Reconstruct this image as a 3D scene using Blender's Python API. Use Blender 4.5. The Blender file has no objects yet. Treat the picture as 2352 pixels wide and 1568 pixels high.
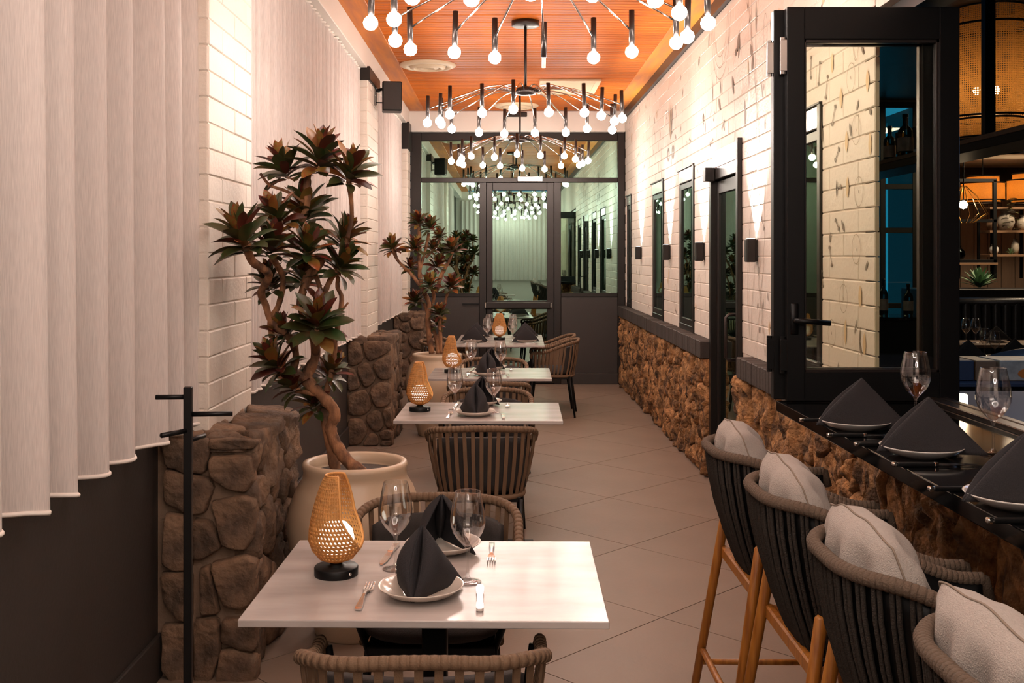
import bpy, bmesh, math, random
from mathutils import Vector, Matrix, noise
random.seed(7)
PI = math.pi
C = bpy.context.scene.collection
S = bpy.context.scene
# ---------------------------------------------------------------- camera, world, exposure
F_PX, CX, CY, EYE = 2400.0, 1156.0, 588.0, 1.63      # focal length and principal point for a 2352x1568 frame
cam_d = bpy.data.cameras.new('camera'); cam = bpy.data.objects.new('camera', cam_d); C.objects.link(cam)
cam.location = (0, 0, EYE); cam.rotation_euler = (PI/2, 0, 0)
cam_d.sensor_width = 36; cam_d.lens = 36*F_PX/2352
cam_d.shift_x = (1176-CX)/2352; cam_d.shift_y = (CY-784)/2352
cam_d.clip_start = 0.05
S.camera = cam
S.view_settings.view_transform = 'Standard'; S.view_settings.look = 'None'
S.view_settings.gamma = 1; S.view_settings.use_curve_mapping = False
S.view_settings.exposure = 0.48
W = bpy.data.worlds.new('dusk'); S.world = W; W.use_nodes = True
W.node_tree.nodes['Background'].inputs[0].default_value = (0.012, 0.24, 0.52, 1)   # dusk sky
W.node_tree.nodes['Background'].inputs[1].default_value = 0.9
S.cycles.max_bounces = 10; S.cycles.transmission_bounces = 10; S.cycles.transparent_max_bounces = 16
S.cycles.caustics_refractive = False; S.cycles.caustics_reflective = False
S.cycles.sample_clamp_indirect = 6
BULB = 95.0            # radiance of the chandelier bulbs
SCONCE_W = 190.0        # watts of the wall uplights
BULB_COL = (1.0, 0.85, 0.755)

# ---------------------------------------------------------------- helpers
def px(u, v, Y):
    """the point at depth Y that was measured at (u, v)"""
    return Vector(((u-CX)*Y/F_PX, Y, EYE-(v-CY)*Y/F_PX))

class MB:
    def __init__(s): s.v, s.f = [], []
    def add(s, vs, fs):
        o = len(s.v); s.v += [tuple(p) for p in vs]; s.f += [tuple(i+o for i in f) for f in fs]; return s
    def box(s, x0, y0, z0, x1, y1, z1):
        return s.add([(x0,y0,z0),(x1,y0,z0),(x1,y1,z0),(x0,y1,z0),(x0,y0,z1),(x1,y0,z1),(x1,y1,z1),(x0,y1,z1)],
                     [(0,3,2,1),(4,5,6,7),(0,1,5,4),(1,2,6,5),(2,3,7,6),(3,0,4,7)])
    def cbox(s, x0, y0, z0, x1, y1, z1, b=0.004, seg=2):
        bm = bmesh.new(); bmesh.ops.create_cube(bm, size=1)
        for v in bm.verts:
            v.co = Vector(((x0+x1)/2+v.co.x*(x1-x0), (y0+y1)/2+v.co.y*(y1-y0), (z0+z1)/2+v.co.z*(z1-z0)))
        bmesh.ops.bevel(bm, geom=list(bm.edges), offset=b, segments=seg, affect='EDGES', profile=0.5)
        bm.verts.index_update()
        s.add([v.co for v in bm.verts], [[v.index for v in f.verts] for f in bm.faces]); bm.free(); return s
    def tube(s, pts, r, n=8, caps=True, closed=False, flat=None):
        pts = [Vector(p) for p in pts]; m = len(pts); rs = r if isinstance(r, (list, tuple)) else [r]*m
        tang = []
        for i in range(m):
            a = pts[i-1] if (i > 0 or closed) else pts[0]; b = pts[(i+1) % m] if (i < m-1 or closed) else pts[-1]
            t = b-a; tang.append(t.normalized() if t.length > 1e-9 else Vector((0,0,1)))
        ref = Vector((0,0,1)) if abs(tang[0].z) < 0.9 else Vector((1,0,0))
        nrm = (ref-tang[0]*ref.dot(tang[0])).normalized(); vs = []
        for i in range(m):
            nrm = nrm-tang[i]*nrm.dot(tang[i])
            nrm = nrm.normalized() if nrm.length > 1e-6 else tang[i].orthogonal().normalized()
            bn = tang[i].cross(nrm)
            for k in range(n):
                a = 2*PI*k/n
                vs.append(pts[i]+nrm*math.cos(a)*rs[i]*(flat or 1)+bn*math.sin(a)*rs[i])
        fs = []
        for i in range(m if closed else m-1):
            for k in range(n):
                a, b = i*n+k, i*n+(k+1) % n; j = ((i+1) % m)*n
                fs.append((a, b, j+(k+1) % n, j+k))
        if caps and not closed: fs += [tuple(range(n-1, -1, -1)), tuple((m-1)*n+k for k in range(n))]
        return s.add(vs, fs)
    def lathe(s, prof, n=24, c=(0,0,0), sx=1.0, sy=1.0):
        vs, fs, rings = [], [], []
        for r, z in prof:
            if r < 1e-6: rings.append([len(vs)]); vs.append((c[0], c[1], c[2]+z))
            else:
                rings.append(list(range(len(vs), len(vs)+n)))
                vs += [(c[0]+sx*r*math.cos(2*PI*k/n), c[1]+sy*r*math.sin(2*PI*k/n), c[2]+z) for k in range(n)]
        for a, b in zip(rings, rings[1:]):
            for k in range(n):
                k2 = (k+1) % n
                if len(a) == 1 and len(b) == 1: continue
                if len(a) == 1: fs.append((a[0], b[k2], b[k]))
                elif len(b) == 1: fs.append((a[k], a[k2], b[0]))
                else: fs.append((a[k], a[k2], b[k2], b[k]))
        return s.add(vs, fs)
    def grid(s, fn, nu, nv, closed_u=False):
        o = [fn(i/nu, j/nv) for j in range(nv+1) for i in range(nu if closed_u else nu+1)]; w = nu if closed_u else nu+1
        fs = [(j*w+i, j*w+(i+1) % w, (j+1)*w+(i+1) % w, (j+1)*w+i) for j in range(nv) for i in range(nu)]
        return s.add(o, fs)
    def xf(s, M, start=0):
        s.v[start:] = [tuple(M @ Vector(p)) for p in s.v[start:]]; return s
    def mesh(s, name, m, smooth=False):
        me = bpy.data.meshes.new(name); me.from_pydata(s.v, [], s.f)
        if m: me.materials.append(m)
        if smooth: me.polygons.foreach_set('use_smooth', [True]*len(me.polygons))
        me.update(); return me
    def build(s, name, m, parent=None, smooth=False):
        return link(name, s.mesh(name, m, smooth), parent)

def link(name, data, parent=None, loc=None, rot=None, scale=None):
    o = bpy.data.objects.new(name, data); C.objects.link(o)
    if parent: o.parent = parent
    if loc is not None: o.location = loc
    if rot is not None: o.rotation_euler = rot
    if scale is not None: o.scale = scale
    return o
def tag(o, label, cat=None, group=None, kind=None):
    if label: o['label'] = label
    if cat: o['category'] = cat
    if group: o['group'] = group
    if kind: o['kind'] = kind
    return o
def thing(name, label, cat, loc=(0,0,0), rz=0.0, group=None):
    o = link(name, None, None, loc, (0,0,rz)); o.empty_display_size = 0.05
    return tag(o, label, cat, group)
def struct(o, label=None): o['kind'] = 'structure'; (label and o.__setitem__('label', label)); return o
def kids(o): return [c for c in C.objects if c.parent == o]
KID = {}
def tree(o):
    """remember a prototype's parts for copying"""
    ch = kids(o); KID[o.name] = [(c, kids(c)) for c in ch]; return o
def dup(root, loc, rz=0.0, label=None, group=None):
    r = root.copy(); C.objects.link(r); r.location = loc; r.rotation_euler = (0,0,rz)
    if label: r['label'] = label
    if group: r['group'] = group
    for c, gs in KID[root.name]:
        d = c.copy(); C.objects.link(d); d.parent = r
        for g in gs:
            e = g.copy(); C.objects.link(e); e.parent = d
    return r
def soft(o, th=None, sub=0, bev=None):
    if th: m = o.modifiers.new('s', 'SOLIDIFY'); m.thickness = th; m.offset = 0
    if bev: m = o.modifiers.new('b', 'BEVEL'); m.width = bev; m.segments = 2; m.limit_method = 'ANGLE'
    if sub: m = o.modifiers.new('u', 'SUBSURF'); m.levels = sub; m.render_levels = sub
    return o

# ---------------------------------------------------------------- materials
def srgb(r, g, b):
    f = lambda c: c/12.92 if c <= 0.04045 else ((c+0.055)/1.055)**2.4
    return (f(r/255), f(g/255), f(b/255), 1)
def mat(name, col, rough=0.6, metal=0.0, bump=0.0, bscale=40, var=0.0, vscale=6, vcol=None, rnd=0.0, spec=0.5, stretch=None, detail=6, bdist=0.01, coat=0.0, sheen=0.0):
    m = bpy.data.materials.new(name); m.use_nodes = True; nt = m.node_tree; N = nt.nodes; L = nt.links
    b = N['Principled BSDF']; b.inputs['Roughness'].default_value = rough; b.inputs['Metallic'].default_value = metal
    b.inputs['Specular IOR Level'].default_value = spec; b.inputs['Base Color'].default_value = col
    if coat: b.inputs['Coat Weight'].default_value = coat
    if sheen: b.inputs['Sheen Weight'].default_value = sheen
    tc = N.new('ShaderNodeTexCoord'); src = tc.outputs['Object']
    if stretch:
        mp = N.new('ShaderNodeMapping'); mp.inputs['Scale'].default_value = stretch; L.new(src, mp.inputs[0]); src = mp.outputs[0]
    cur = None
    if var:
        n = N.new('ShaderNodeTexNoise'); n.inputs['Scale'].default_value = vscale; n.inputs['Detail'].default_value = detail; L.new(src, n.inputs[0])
        r = N.new('ShaderNodeMapRange'); r.inputs[1].default_value = 0.35; r.inputs[2].default_value = 0.65; L.new(n.outputs[0], r.inputs[0])
        mx = N.new('ShaderNodeMix'); mx.data_type = 'RGBA'; mx.inputs[6].default_value = col
        mx.inputs[7].default_value = vcol if vcol else (col[0]*(1-var), col[1]*(1-var), col[2]*(1-var), 1)
        L.new(r.outputs[0], mx.inputs[0]); cur = mx.outputs[2]
    if rnd:
        oi = N.new('ShaderNodeObjectInfo'); r = N.new('ShaderNodeMapRange'); r.inputs[3].default_value = 1-rnd; r.inputs[4].default_value = 1+rnd*0.6
        L.new(oi.outputs['Random'], r.inputs[0])
        hs = N.new('ShaderNodeHueSaturation'); L.new(r.outputs[0], hs.inputs['Value'])
        if cur: L.new(cur, hs.inputs['Color'])
        else: hs.inputs['Color'].default_value = col
        cur = hs.outputs[0]
    if cur: L.new(cur, b.inputs['Base Color'])
    if bump:
        n = N.new('ShaderNodeTexNoise'); n.inputs['Scale'].default_value = bscale; n.inputs['Detail'].default_value = detail; L.new(src, n.inputs[0])
        bp = N.new('ShaderNodeBump'); bp.inputs['Strength'].default_value = bump; bp.inputs['Distance'].default_value = bdist
        L.new(n.outputs[0], bp.inputs['Height']); L.new(bp.outputs[0], b.inputs['Normal'])
    return m
def emit(name, col, s):
    m = bpy.data.materials.new(name); m.use_nodes = True; N = m.node_tree.nodes; N.remove(N['Principled BSDF'])
    e = N.new('ShaderNodeEmission'); e.inputs[0].default_value = (*col[:3], 1); e.inputs[1].default_value = s
    m.node_tree.links.new(e.outputs[0], N['Material Output'].inputs[0]); return m
def pane_mat(name, tint, refl, base, top=0.9, power=4.0):
    """flat window glass: transmits a tint and mirrors a share that grows at grazing angles"""
    m = bpy.data.materials.new(name); m.use_nodes = True; N = m.node_tree.nodes; L = m.node_tree.links; N.remove(N['Principled BSDF'])
    t = N.new('ShaderNodeBsdfTransparent'); t.inputs[0].default_value = (*tint, 1)
    g = N.new('ShaderNodeBsdfGlossy'); g.inputs['Color'].default_value = (*refl, 1); g.inputs['Roughness'].default_value = 0.0
    f = N.new('ShaderNodeLayerWeight'); f.inputs[0].default_value = 0.5
    pw = N.new('ShaderNodeMath'); pw.operation = 'POWER'; pw.inputs[1].default_value = power; L.new(f.outputs['Facing'], pw.inputs[0])
    r = N.new('ShaderNodeMapRange'); r.inputs[3].default_value = base; r.inputs[4].default_value = top
    L.new(pw.outputs[0], r.inputs[0]); mx = N.new('ShaderNodeMixShader')
    L.new(r.outputs[0], mx.inputs[0]); L.new(t.outputs[0], mx.inputs[1]); L.new(g.outputs[0], mx.inputs[2])
    L.new(mx.outputs[0], N['Material Output'].inputs[0]); return m
def sheer_mat(name, col, clear):
    m = bpy.data.materials.new(name); m.use_nodes = True; N = m.node_tree.nodes; L = m.node_tree.links; N.remove(N['Principled BSDF'])
    d = N.new('ShaderNodeBsdfDiffuse'); d.inputs[0].default_value = col
    t = N.new('ShaderNodeBsdfTranslucent'); t.inputs[0].default_value = col
    tr = N.new('ShaderNodeBsdfTransparent')
    tc = N.new('ShaderNodeTexCoord'); mp = N.new('ShaderNodeMapping'); mp.inputs['Scale'].default_value = (160, 160, 5); L.new(tc.outputs['Object'], mp.inputs[0])
    n = N.new('ShaderNodeTexNoise'); n.inputs['Scale'].default_value = 4; L.new(mp.outputs[0], n.inputs[0])
    r = N.new('ShaderNodeMapRange'); r.inputs[1].default_value = 0.3; r.inputs[2].default_value = 0.7; r.inputs[3].default_value = clear*0.5; r.inputs[4].default_value = clear*1.5
    L.new(n.outputs[0], r.inputs[0])
    a = N.new('ShaderNodeMixShader'); a.inputs[0].default_value = 0.2; L.new(d.outputs[0], a.inputs[1]); L.new(t.outputs[0], a.inputs[2])
    b = N.new('ShaderNodeMixShader'); L.new(r.outputs[0], b.inputs[0]); L.new(a.outputs[0], b.inputs[1]); L.new(tr.outputs[0], b.inputs[2])
    L.new(b.outputs[0], N['Material Output'].inputs[0]); return m
def cane_mat(name, col, trans):
    m = mat(name, col, 0.55, bump=0.4, bscale=220, var=0.35, vscale=60)
    N = m.node_tree.nodes; L = m.node_tree.links; b = N['Principled BSDF']
    t = N.new('ShaderNodeBsdfTranslucent'); t.inputs[0].default_value = (min(1,col[0]*1.6), col[1]*1.5, col[2]*1.2, 1)
    mx = N.new('ShaderNodeMixShader'); mx.inputs[0].default_value = trans
    L.new(b.outputs[0], mx.inputs[1]); L.new(t.outputs[0], mx.inputs[2]); L.new(mx.outputs[0], N['Material Output'].inputs[0]); return m
def glass_mat(name, col=(1,1,1), rough=0.0, ior=1.45):
    m = bpy.data.materials.new(name); m.use_nodes = True; N = m.node_tree.nodes; N.remove(N['Principled BSDF'])
    g = N.new('ShaderNodeBsdfGlass'); g.inputs['Color'].default_value = (*col, 1); g.inputs['IOR'].default_value = ior; g.inputs['Roughness'].default_value = rough
    m.node_tree.links.new(g.outputs[0], N['Material Output'].inputs[0]); return m

M = dict(
    brick=mat('white_painted_brick', srgb(231,222,210), 0.55, bump=0.3, bscale=45, var=0.04, vscale=5, rnd=0.02),
    mortar=mat('white_painted_mortar', srgb(226,216,204), 0.7, bump=0.3, bscale=60),
    plaster=mat('white_plaster', srgb(228,221,212), 0.6, bump=0.1, bscale=30),
    dark_wall=mat('charcoal_paint', srgb(53,48,45), 0.55, bump=0.1, bscale=60, var=0.12, vscale=2),
    bronze=mat('dark_bronze_metal', srgb(46,42,40), 0.38, 0.6),
    black=mat('black_metal', srgb(16,16,17), 0.42, 0.5),
    black_gloss=mat('black_polished_stone', srgb(9,9,10), 0.08, 0.0, spec=0.6),
    chrome=mat('chrome', (0.62,0.60,0.58,1), 0.12, 1.0),
    silver=mat('silver_metal', (0.78,0.76,0.73,1), 0.16, 1.0),
    pale_metal=mat('pale_metal', srgb(205,200,196), 0.25, 0.7),
    wood_ceiling=mat('orange_cedar', srgb(216,116,14), 0.5, spec=0.2, bump=0.25, bscale=5, var=0.45, vscale=3.0, stretch=(0.9,14,14), rnd=0.16, vcol=srgb(150,66,4)),
    wood_border=mat('pale_cedar', srgb(206,124,44), 0.5, spec=0.25, bump=0.1, bscale=6, var=0.25, vscale=2, stretch=(8,0.8,8), vcol=srgb(176,104,58)),
    tile=mat('grey_brown_tile', srgb(139,122,108), 0.5, bump=0.08, bscale=50, var=0.10, vscale=2.2, rnd=0.03),
    grout=mat('dark_grout', srgb(84,76,70), 0.9),
    stone=mat('brown_fieldstone', srgb(138,110,86), 0.8, bump=0.9, bscale=26, var=0.6, vscale=7, rnd=0.3, vcol=srgb(86,69,56), bdist=0.02, detail=9),
    rubble=mat('ochre_rubble_stone', srgb(200,148,96), 0.85, bump=1.0, bscale=30, var=0.75, vscale=12, rnd=0.3, vcol=srgb(92,66,44), bdist=0.05, detail=10),
    stone_mortar=mat('brown_mortar', srgb(124,102,84), 0.9, bump=0.6, bscale=40),
    rubble_mortar=mat('dark_rubble_mortar', srgb(128,96,68), 0.95, bump=0.9, bscale=30),
    coping=mat('dark_brick_coping', srgb(62,54,50), 0.7, bump=0.5, bscale=60, rnd=0.12),
    sheer=sheer_mat('ivory_sheer', srgb(238,230,225), 0.20),
    hem=mat('ivory_hem', srgb(240,232,224), 0.8),
    marble=mat('white_marble', srgb(188,181,177), 0.2, var=0.1, vscale=2.2, stretch=(1.0,3.2,3), vcol=srgb(158,150,146), detail=9, spec=0.4),
    strap=mat('taupe_webbing', srgb(114,90,68), 0.75, bump=0.25, bscale=300, rnd=0.05),
    rope=mat('charcoal_rope', srgb(50,43,37), 0.85, bump=0.5, bscale=260, rnd=0.05),
    rope_rim=mat('taupe_rope', srgb(94,78,64), 0.85, bump=0.5, bscale=260),
    cushion_dark=mat('charcoal_cloth', srgb(54,50,48), 0.9, bump=0.3, bscale=420),
    cushion_pale=mat('oatmeal_linen', srgb(178,170,162), 0.9, bump=0.5, bscale=380, var=0.08, vscale=160),
    seam=mat('linen_seam', srgb(132,118,104), 0.9),
    napkin=mat('charcoal_napkin', srgb(40,38,41), 0.85, bump=0.4, bscale=520, var=0.2, vscale=300),
    plate=mat('cream_glaze', srgb(216,206,194), 0.14, spec=0.6),
    plate_white=mat('white_glaze', srgb(214,209,203), 0.16, spec=0.6),
    teak=mat('honey_teak', srgb(188,124,50), 0.42, bump=0.1, bscale=20, var=0.3, vscale=6, stretch=(9,9,0.8), vcol=srgb(146,88,32)),
    pot=mat('sand_glaze_pot', srgb(196,174,148), 0.35, var=0.06, vscale=3),
    soil=mat('grey_soil', srgb(74,66,60), 0.95, bump=1.0, bscale=70),
    bark=mat('brown_bark', srgb(164,116,80), 0.85, bump=1.0, bscale=40, var=0.5, vscale=18, vcol=srgb(82,56,40), stretch=(1,1,0.5)),
    leaf_green=mat('deep_green_leaf', srgb(50,72,36), 0.38, var=0.4, vscale=9, vcol=srgb(74,62,34)),
    leaf_red=mat('maroon_leaf', srgb(98,38,28), 0.38, var=0.4, vscale=9, vcol=srgb(60,34,24)),
    leaf_olive=mat('olive_leaf', srgb(122,106,50), 0.38, var=0.5, vscale=9, vcol=srgb(140,66,34)),
    leaf_pale=mat('pale_green_leaf', srgb(108,140,104), 0.45),
    cane=cane_mat('golden_cane', srgb(214,158,90), 0.22),
    rim_cane=mat('cane_binding', srgb(214,152,84), 0.5, bump=0.3, bscale=120),
    lampglow=emit('warm_lamp_glow', (1.0, 0.88, 0.72), 1.5),
    bulb=emit('chandelier_bulb', BULB_COL, BULB),
    bulb_off=mat('unlit_bulb', srgb(238,226,208), 0.2),
    gunmetal=mat('gunmetal_tube', srgb(64,58,56), 0.3, 0.7),
    wine=pane_mat('clear_crystal', (0.955,0.955,0.955), (1,1,1), 0.08, 0.8, 2.4),
    bottle=glass_mat('dark_bottle_glass', (0.25,0.3,0.3)),
    pane_end=pane_mat('greenish_reflective_glass', (0.22,0.34,0.30), (0.62,0.98,0.83), 0.58),
    pane_side=pane_mat('dark_green_glass', (0.42,0.52,0.48), (0.74,0.9,0.82), 0.16),
    pane_fold=pane_mat('clear_pane', (0.95,0.95,0.90), (0.9,0.95,1.0), 0.05),
    mural_grey=mat('mural_taupe_paint', srgb(134,122,108), 0.6),
    mural_line=mat('mural_thin_line_paint', srgb(158,144,126), 0.6),
    mural_ochre=mat('mural_ochre_paint', srgb(220,194,154), 0.6),
    vent=mat('cream_vent', srgb(222,200,168), 0.5),
    vent_dark=mat('vent_slot', srgb(92,76,60), 0.8),
    off_white_light=emit('sconce_lens', (1.0,0.93,0.86), 8.0),
)
# ================================================================ the room
XL, XB, XP, XR, YE, ZC = -1.34, -1.18, -0.955, 1.55, 13.30, 3.47   # left wall, brick piers, stone piers, right wall, end wall, ceiling
def clip_rect(poly, x0, x1, y0, y1):
    for ax, lim, sg in ((0, x0, 1), (0, x1, -1), (1, y0, 1), (1, y1, -1)):
        out = []
        for i, p in enumerate(poly):
            q = poly[(i+1) % len(poly)]; dp, dq = sg*(p[ax]-lim), sg*(q[ax]-lim)
            if dp >= 0: out.append(p)
            if (dp >= 0) != (dq >= 0):
                t = dp/(dp-dq); out.append((p[0]+t*(q[0]-p[0]), p[1]+t*(q[1]-p[1])))
        poly = out
        if not poly: return []
    return poly
# floor: a slab with square tiles laid on the diagonal
floor = struct(MB().box(XL, -3, -0.12, XR+0.04, YE+0.1, -0.003).build('floor', M['grout']), 'grey-brown stone tile floor laid on the diagonal')
hd = 0.585; tcache = {}
for i in range(-6, 8):
    for j in range(-10, 26):
        if (i+j) % 2: continue
        cx, cy = 0.714+i*hd, 5.30+j*hd; g = hd-0.0035
        p = clip_rect([(cx+g,cy),(cx,cy+g),(cx-g,cy),(cx,cy-g)], XL, XR-0.02, -2.9, YE)
        if len(p) < 3: continue
        full = len(p) == 4 and abs(max(q[0] for q in p)-cx-g) < 1e-6 and abs(min(q[0] for q in p)-cx+g) < 1e-6
        if full and 'full' in tcache: me = tcache['full']
        else:
            n = len(p); vs = [(x-cx, y-cy, 0) for x, y in p]+[(x-cx, y-cy, -0.004) for x, y in p]
            me = MB().add(vs, [tuple(range(n))]+[(k, n+k, n+(k+1) % n, (k+1) % n) for k in range(n)]).mesh('tile', M['tile'])
            if full: tcache['full'] = me
        link('tile', me, floor, (cx, cy, 0))
# ceiling: cedar boards running across, border boards along both walls
ceiling = struct(MB().box(XL-0.1, -3, ZC+0.02, XR+0.06, YE+0.1, ZC+0.12).build('ceiling', M['plaster']), 'orange cedar board ceiling')
pl = MB().cbox(-1.0, -0.041, 0, 1.352, 0.041, 0.02, 0.006, 1).mesh('plank', M['wood_ceiling'])
y = 0.8
while y < YE:
    link('plank', pl, ceiling, (0, y, ZC+random.uniform(-0.0015, 0.0015)), (0, 0, random.choice((0, PI)) and 0)); y += 0.087
MB().cbox(XB-0.02, -3, ZC-0.006, -0.995, YE, ZC+0.02, 0.003, 1).build('border_board', M['wood_border'], ceiling)
MB().cbox(1.345, -3, ZC-0.006, XR, YE, ZC+0.02, 0.003, 1).build('border_board', M['wood_border'], ceiling)
# left side: dark wall with a skirting, white header above the curtains
wl = struct(MB().box(XL-0.12, -3, 0, XL, YE, ZC).build('wall_left', M['dark_wall']), 'charcoal painted wall below and behind the sheer curtains')
struct(MB().cbox(XL, -3, 0, XL+0.018, YE, 0.17, 0.004, 1).build('baseboard_left', M['dark_wall']))
struct(MB().cbox(XL, -3, 3.27, XB-0.005, YE-0.05, ZC, 0.004, 1).build('trim_1', M['plaster']), 'white plaster header above the curtains')
struct(MB().cbox(XB-0.02, YE-0.10, 3.20, XR, YE-0.0, ZC, 0.02, 2).build('trim_2', M['plaster']), 'white bulkhead above the end glazing')
struct(MB().box(1.515, -3, 3.372, XR, YE-0.1, ZC-0.005).build('trim_3', M['bronze']), 'dark trim along the top of the brick wall')
struct(MB().box(XL-0.12, -3.1, 0, XR+0.06, -3.0, ZC).build('wall_front', M['plaster']))
# ---- brick helpers
bcache = {}
def brick_geo(mb, L, H, D=0.02, c=0.004, at=None):
    o = len(mb.v); x, z = L/2, H/2
    mb.add([(-x,0.0+c,-z),(x,c,-z),(x,c,z),(-x,c,z),(-x+c,0,-z+c),(x-c,0,-z+c),(x-c,0,z-c),(-x+c,0,z-c),(-x,D,-z),(x,D,-z),(x,D,z),(-x,D,z)],
           [(4,5,6,7),(0,1,5,4),(1,2,6,5),(2,3,7,6),(3,0,4,7),(0,8,9,1),(1,9,10,2),(2,10,11,3),(3,11,8,0)])
    if at is not None: mb.xf(at, o)
def brick_mesh(L, H, m='brick'):
    k = (round(L, 2), round(H, 3), m)
    if k not in bcache:
        mb = MB(); brick_geo(mb, L, H); bcache[k] = mb.mesh('brick', M[m])
    return bcache[k]
COURSE, BL = 0.1046, 0.405
def rows(u0, u1, z0, z1, holes):
    """(centre, length, z) of every brick on a face that runs u0..u1, z0..z1, cut by holes"""
    out, r, z = [], 0, z0
    while z < z1-0.03:
        zc, H = z+COURSE/2, min(COURSE, z1-z)-0.0045
        spans = [(u0, u1)]
        for a, b, c, d in holes:
            if c < zc < d:
                spans = [s for p, q in spans for s in ((p, min(q, a)), (max(p, b), q)) if s[1]-s[0] > 0.02]
        for p, q in spans:
            e = u0-(BL/2 if r % 2 else 0)
            while e < q:
                a, b = max(e, p)+0.002, min(e+BL, q)-0.002
                if b-a > 0.03: out.append(((a+b)/2, b-a, z+H/2+0.0022, H))
                e += BL
        z += COURSE; r += 1
    return out
# ---- stone helpers
def voronoi(w, h, n, seed, relax=2):
    R = random.Random(seed); pts = [(R.uniform(0, w), R.uniform(0, h)) for _ in range(n)]
    for it in range(relax+1):
        cells = []
        for i, (x, y) in enumerate(pts):
            poly = [(0,0),(w,0),(w,h),(0,h)]
            near = sorted((p for k, p in enumerate(pts) if k != i), key=lambda p: (p[0]-x)**2+(p[1]-y)**2)[:14]
            for qx, qy in near:
                mx, my, nx, ny = (x+qx)/2, (y+qy)/2, qx-x, qy-y; out = []
                for k, p in enumerate(poly):
                    q = poly[(k+1) % len(poly)]; dp = -((p[0]-mx)*nx+(p[1]-my)*ny); dq = -((q[0]-mx)*nx+(q[1]-my)*ny)
                    if dp >= 0: out.append(p)
                    if (dp >= 0) != (dq >= 0): t = dp/(dp-dq); out.append((p[0]+t*(q[0]-p[0]), p[1]+t*(q[1]-p[1])))
                poly = out
            cells.append(poly)
        if it < relax:
            pts = [(sum(p[0] for p in c)/len(c)*0.7+x*0.3, sum(p[1] for p in c)/len(c)*0.7+y*0.3) for c, (x, y) in zip(cells, pts)]
    return cells
def stone_obj(poly, frame, depth, parent, m, gap=0.008, n=16, rough=0.35, R=random, cut=0.12):
    """one rough stone: its outline in face coordinates, bulging out of the face"""
    O, ex, ey, en = frame
    cx, cy = sum(p[0] for p in poly)/len(poly), sum(p[1] for p in poly)/len(poly)
    P = []
    for p in poly:                                   # pull the outline in for the joint
        d = math.hypot(p[0]-cx, p[1]-cy) or 1; k = max(0.3, 1-gap/d*1.3); P.append((cx+(p[0]-cx)*k, cy+(p[1]-cy)*k))
    Q = []
    for i, p in enumerate(P):                        # cut the corners
        q = P[(i+1) % len(P)]; Q += [(p[0]*(1-cut)+q[0]*cut, p[1]*(1-cut)+q[1]*cut), (p[0]*cut+q[0]*(1-cut), p[1]*cut+q[1]*(1-cut))]
    per = [0]
    for i, p in enumerate(Q): q = Q[(i+1) % len(Q)]; per.append(per[-1]+math.hypot(q[0]-p[0], q[1]-p[1]))
    out, j = [], 0
    for k in range(n):
        t = per[-1]*k/n
        while per[j+1] < t: j += 1
        f = (t-per[j])/max(1e-9, per[j+1]-per[j]); a, b = Q[j], Q[(j+1) % len(Q)]
        out.append((a[0]+f*(b[0]-a[0]), a[1]+f*(b[1]-a[1])))
    size = math.sqrt(max(1e-6, per[-1]**2/16)); tx, ty = R.uniform(-0.2, 0.2), R.uniform(-0.2, 0.2)
    org = O+ex*cx+ey*cy; vs, fs = [], []; sd = Vector((R.uniform(0, 90), R.uniform(0, 90), 0)); fq = R.uniform(9, 14)
    rings = ((1.0, -0.7), (1.0, 0.45), (0.965, 0.85), (0.88, 1.0), (0.62, 1.0), (0.33, 1.0))
    def hgt(dx, dy, h):
        p = Vector((dx*fq, dy*fq*0.6, 0))+sd
        return depth*h+(dx*tx+dy*ty)*0.5+rough*depth*(noise.noise(p)*1.1+noise.noise(p*2.3)*0.6+noise.noise(p*5)*0.35)
    for ri, (s, h) in enumerate(rings):
        for x, y in out:
            w = 1+0.07*rough*noise.noise(Vector((x*14, y*14, 3))+sd)
            dx, dy = (x-cx)*s*w, (y-cy)*s*w
            vs.append(ex*dx+ey*dy+en*(hgt(dx, dy, h) if ri else depth*h))
    vs.append(en*hgt(0, 0, 1.0)); m_ = len(rings)
    for r in range(m_-1):
        for k in range(n): fs.append((r*n+k, r*n+(k+1) % n, (r+1)*n+(k+1) % n, (r+1)*n+k))
    fs += [((m_-1)*n+k, (m_-1)*n+(k+1) % n, m_*n) for k in range(n)]
    me = MB().add(vs, fs).mesh('stone', M[m], True)
    return link('stone', me, parent, org)
V3 = Vector
# ---- the three piers on the left: rubble plinth, painted brick above
front_px = [ # outlines of the stones on the nearest pier's front, traced in (u, v) and projected on its plane
 [(90,215),(325,205),(330,290),(300,440),(200,435),(90,400),(78,300)], [(335,215),(440,190),(560,220),(585,270),(565,305),(400,312),(325,300)],
 [(330,350),(548,345),(560,480),(520,545),(420,520),(340,460)], [(85,420),(200,448),(320,470),(345,520),(300,650),(215,665),(82,595)],
 [(330,600),(500,565),(580,590),(565,780),(520,850),(400,830),(365,700)], [(90,660),(232,672),(228,962),(140,965),(72,930)],
 [(242,690),(330,705),(390,840),(280,910),(240,900)], [(62,985),(230,975),(228,1240),(150,1220),(82,1130)],
 [(275,962),(330,940),(350,1080),(380,1195),(280,1205)], [(335,930),(520,885),(580,910),(565,1110),(510,1180),(400,1160)],
 [(70,1265),(225,1255),(232,1570),(130,1570),(78,1500)], [(240,1235),(372,1225),(382,1400),(335,1570),(248,1570)],
 [(400,1230),(585,1225),(575,1400),(480,1385),(390,1350)], [(385,1405),(480,1392),(580,1430),(580,1570),(365,1570)]]
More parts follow.
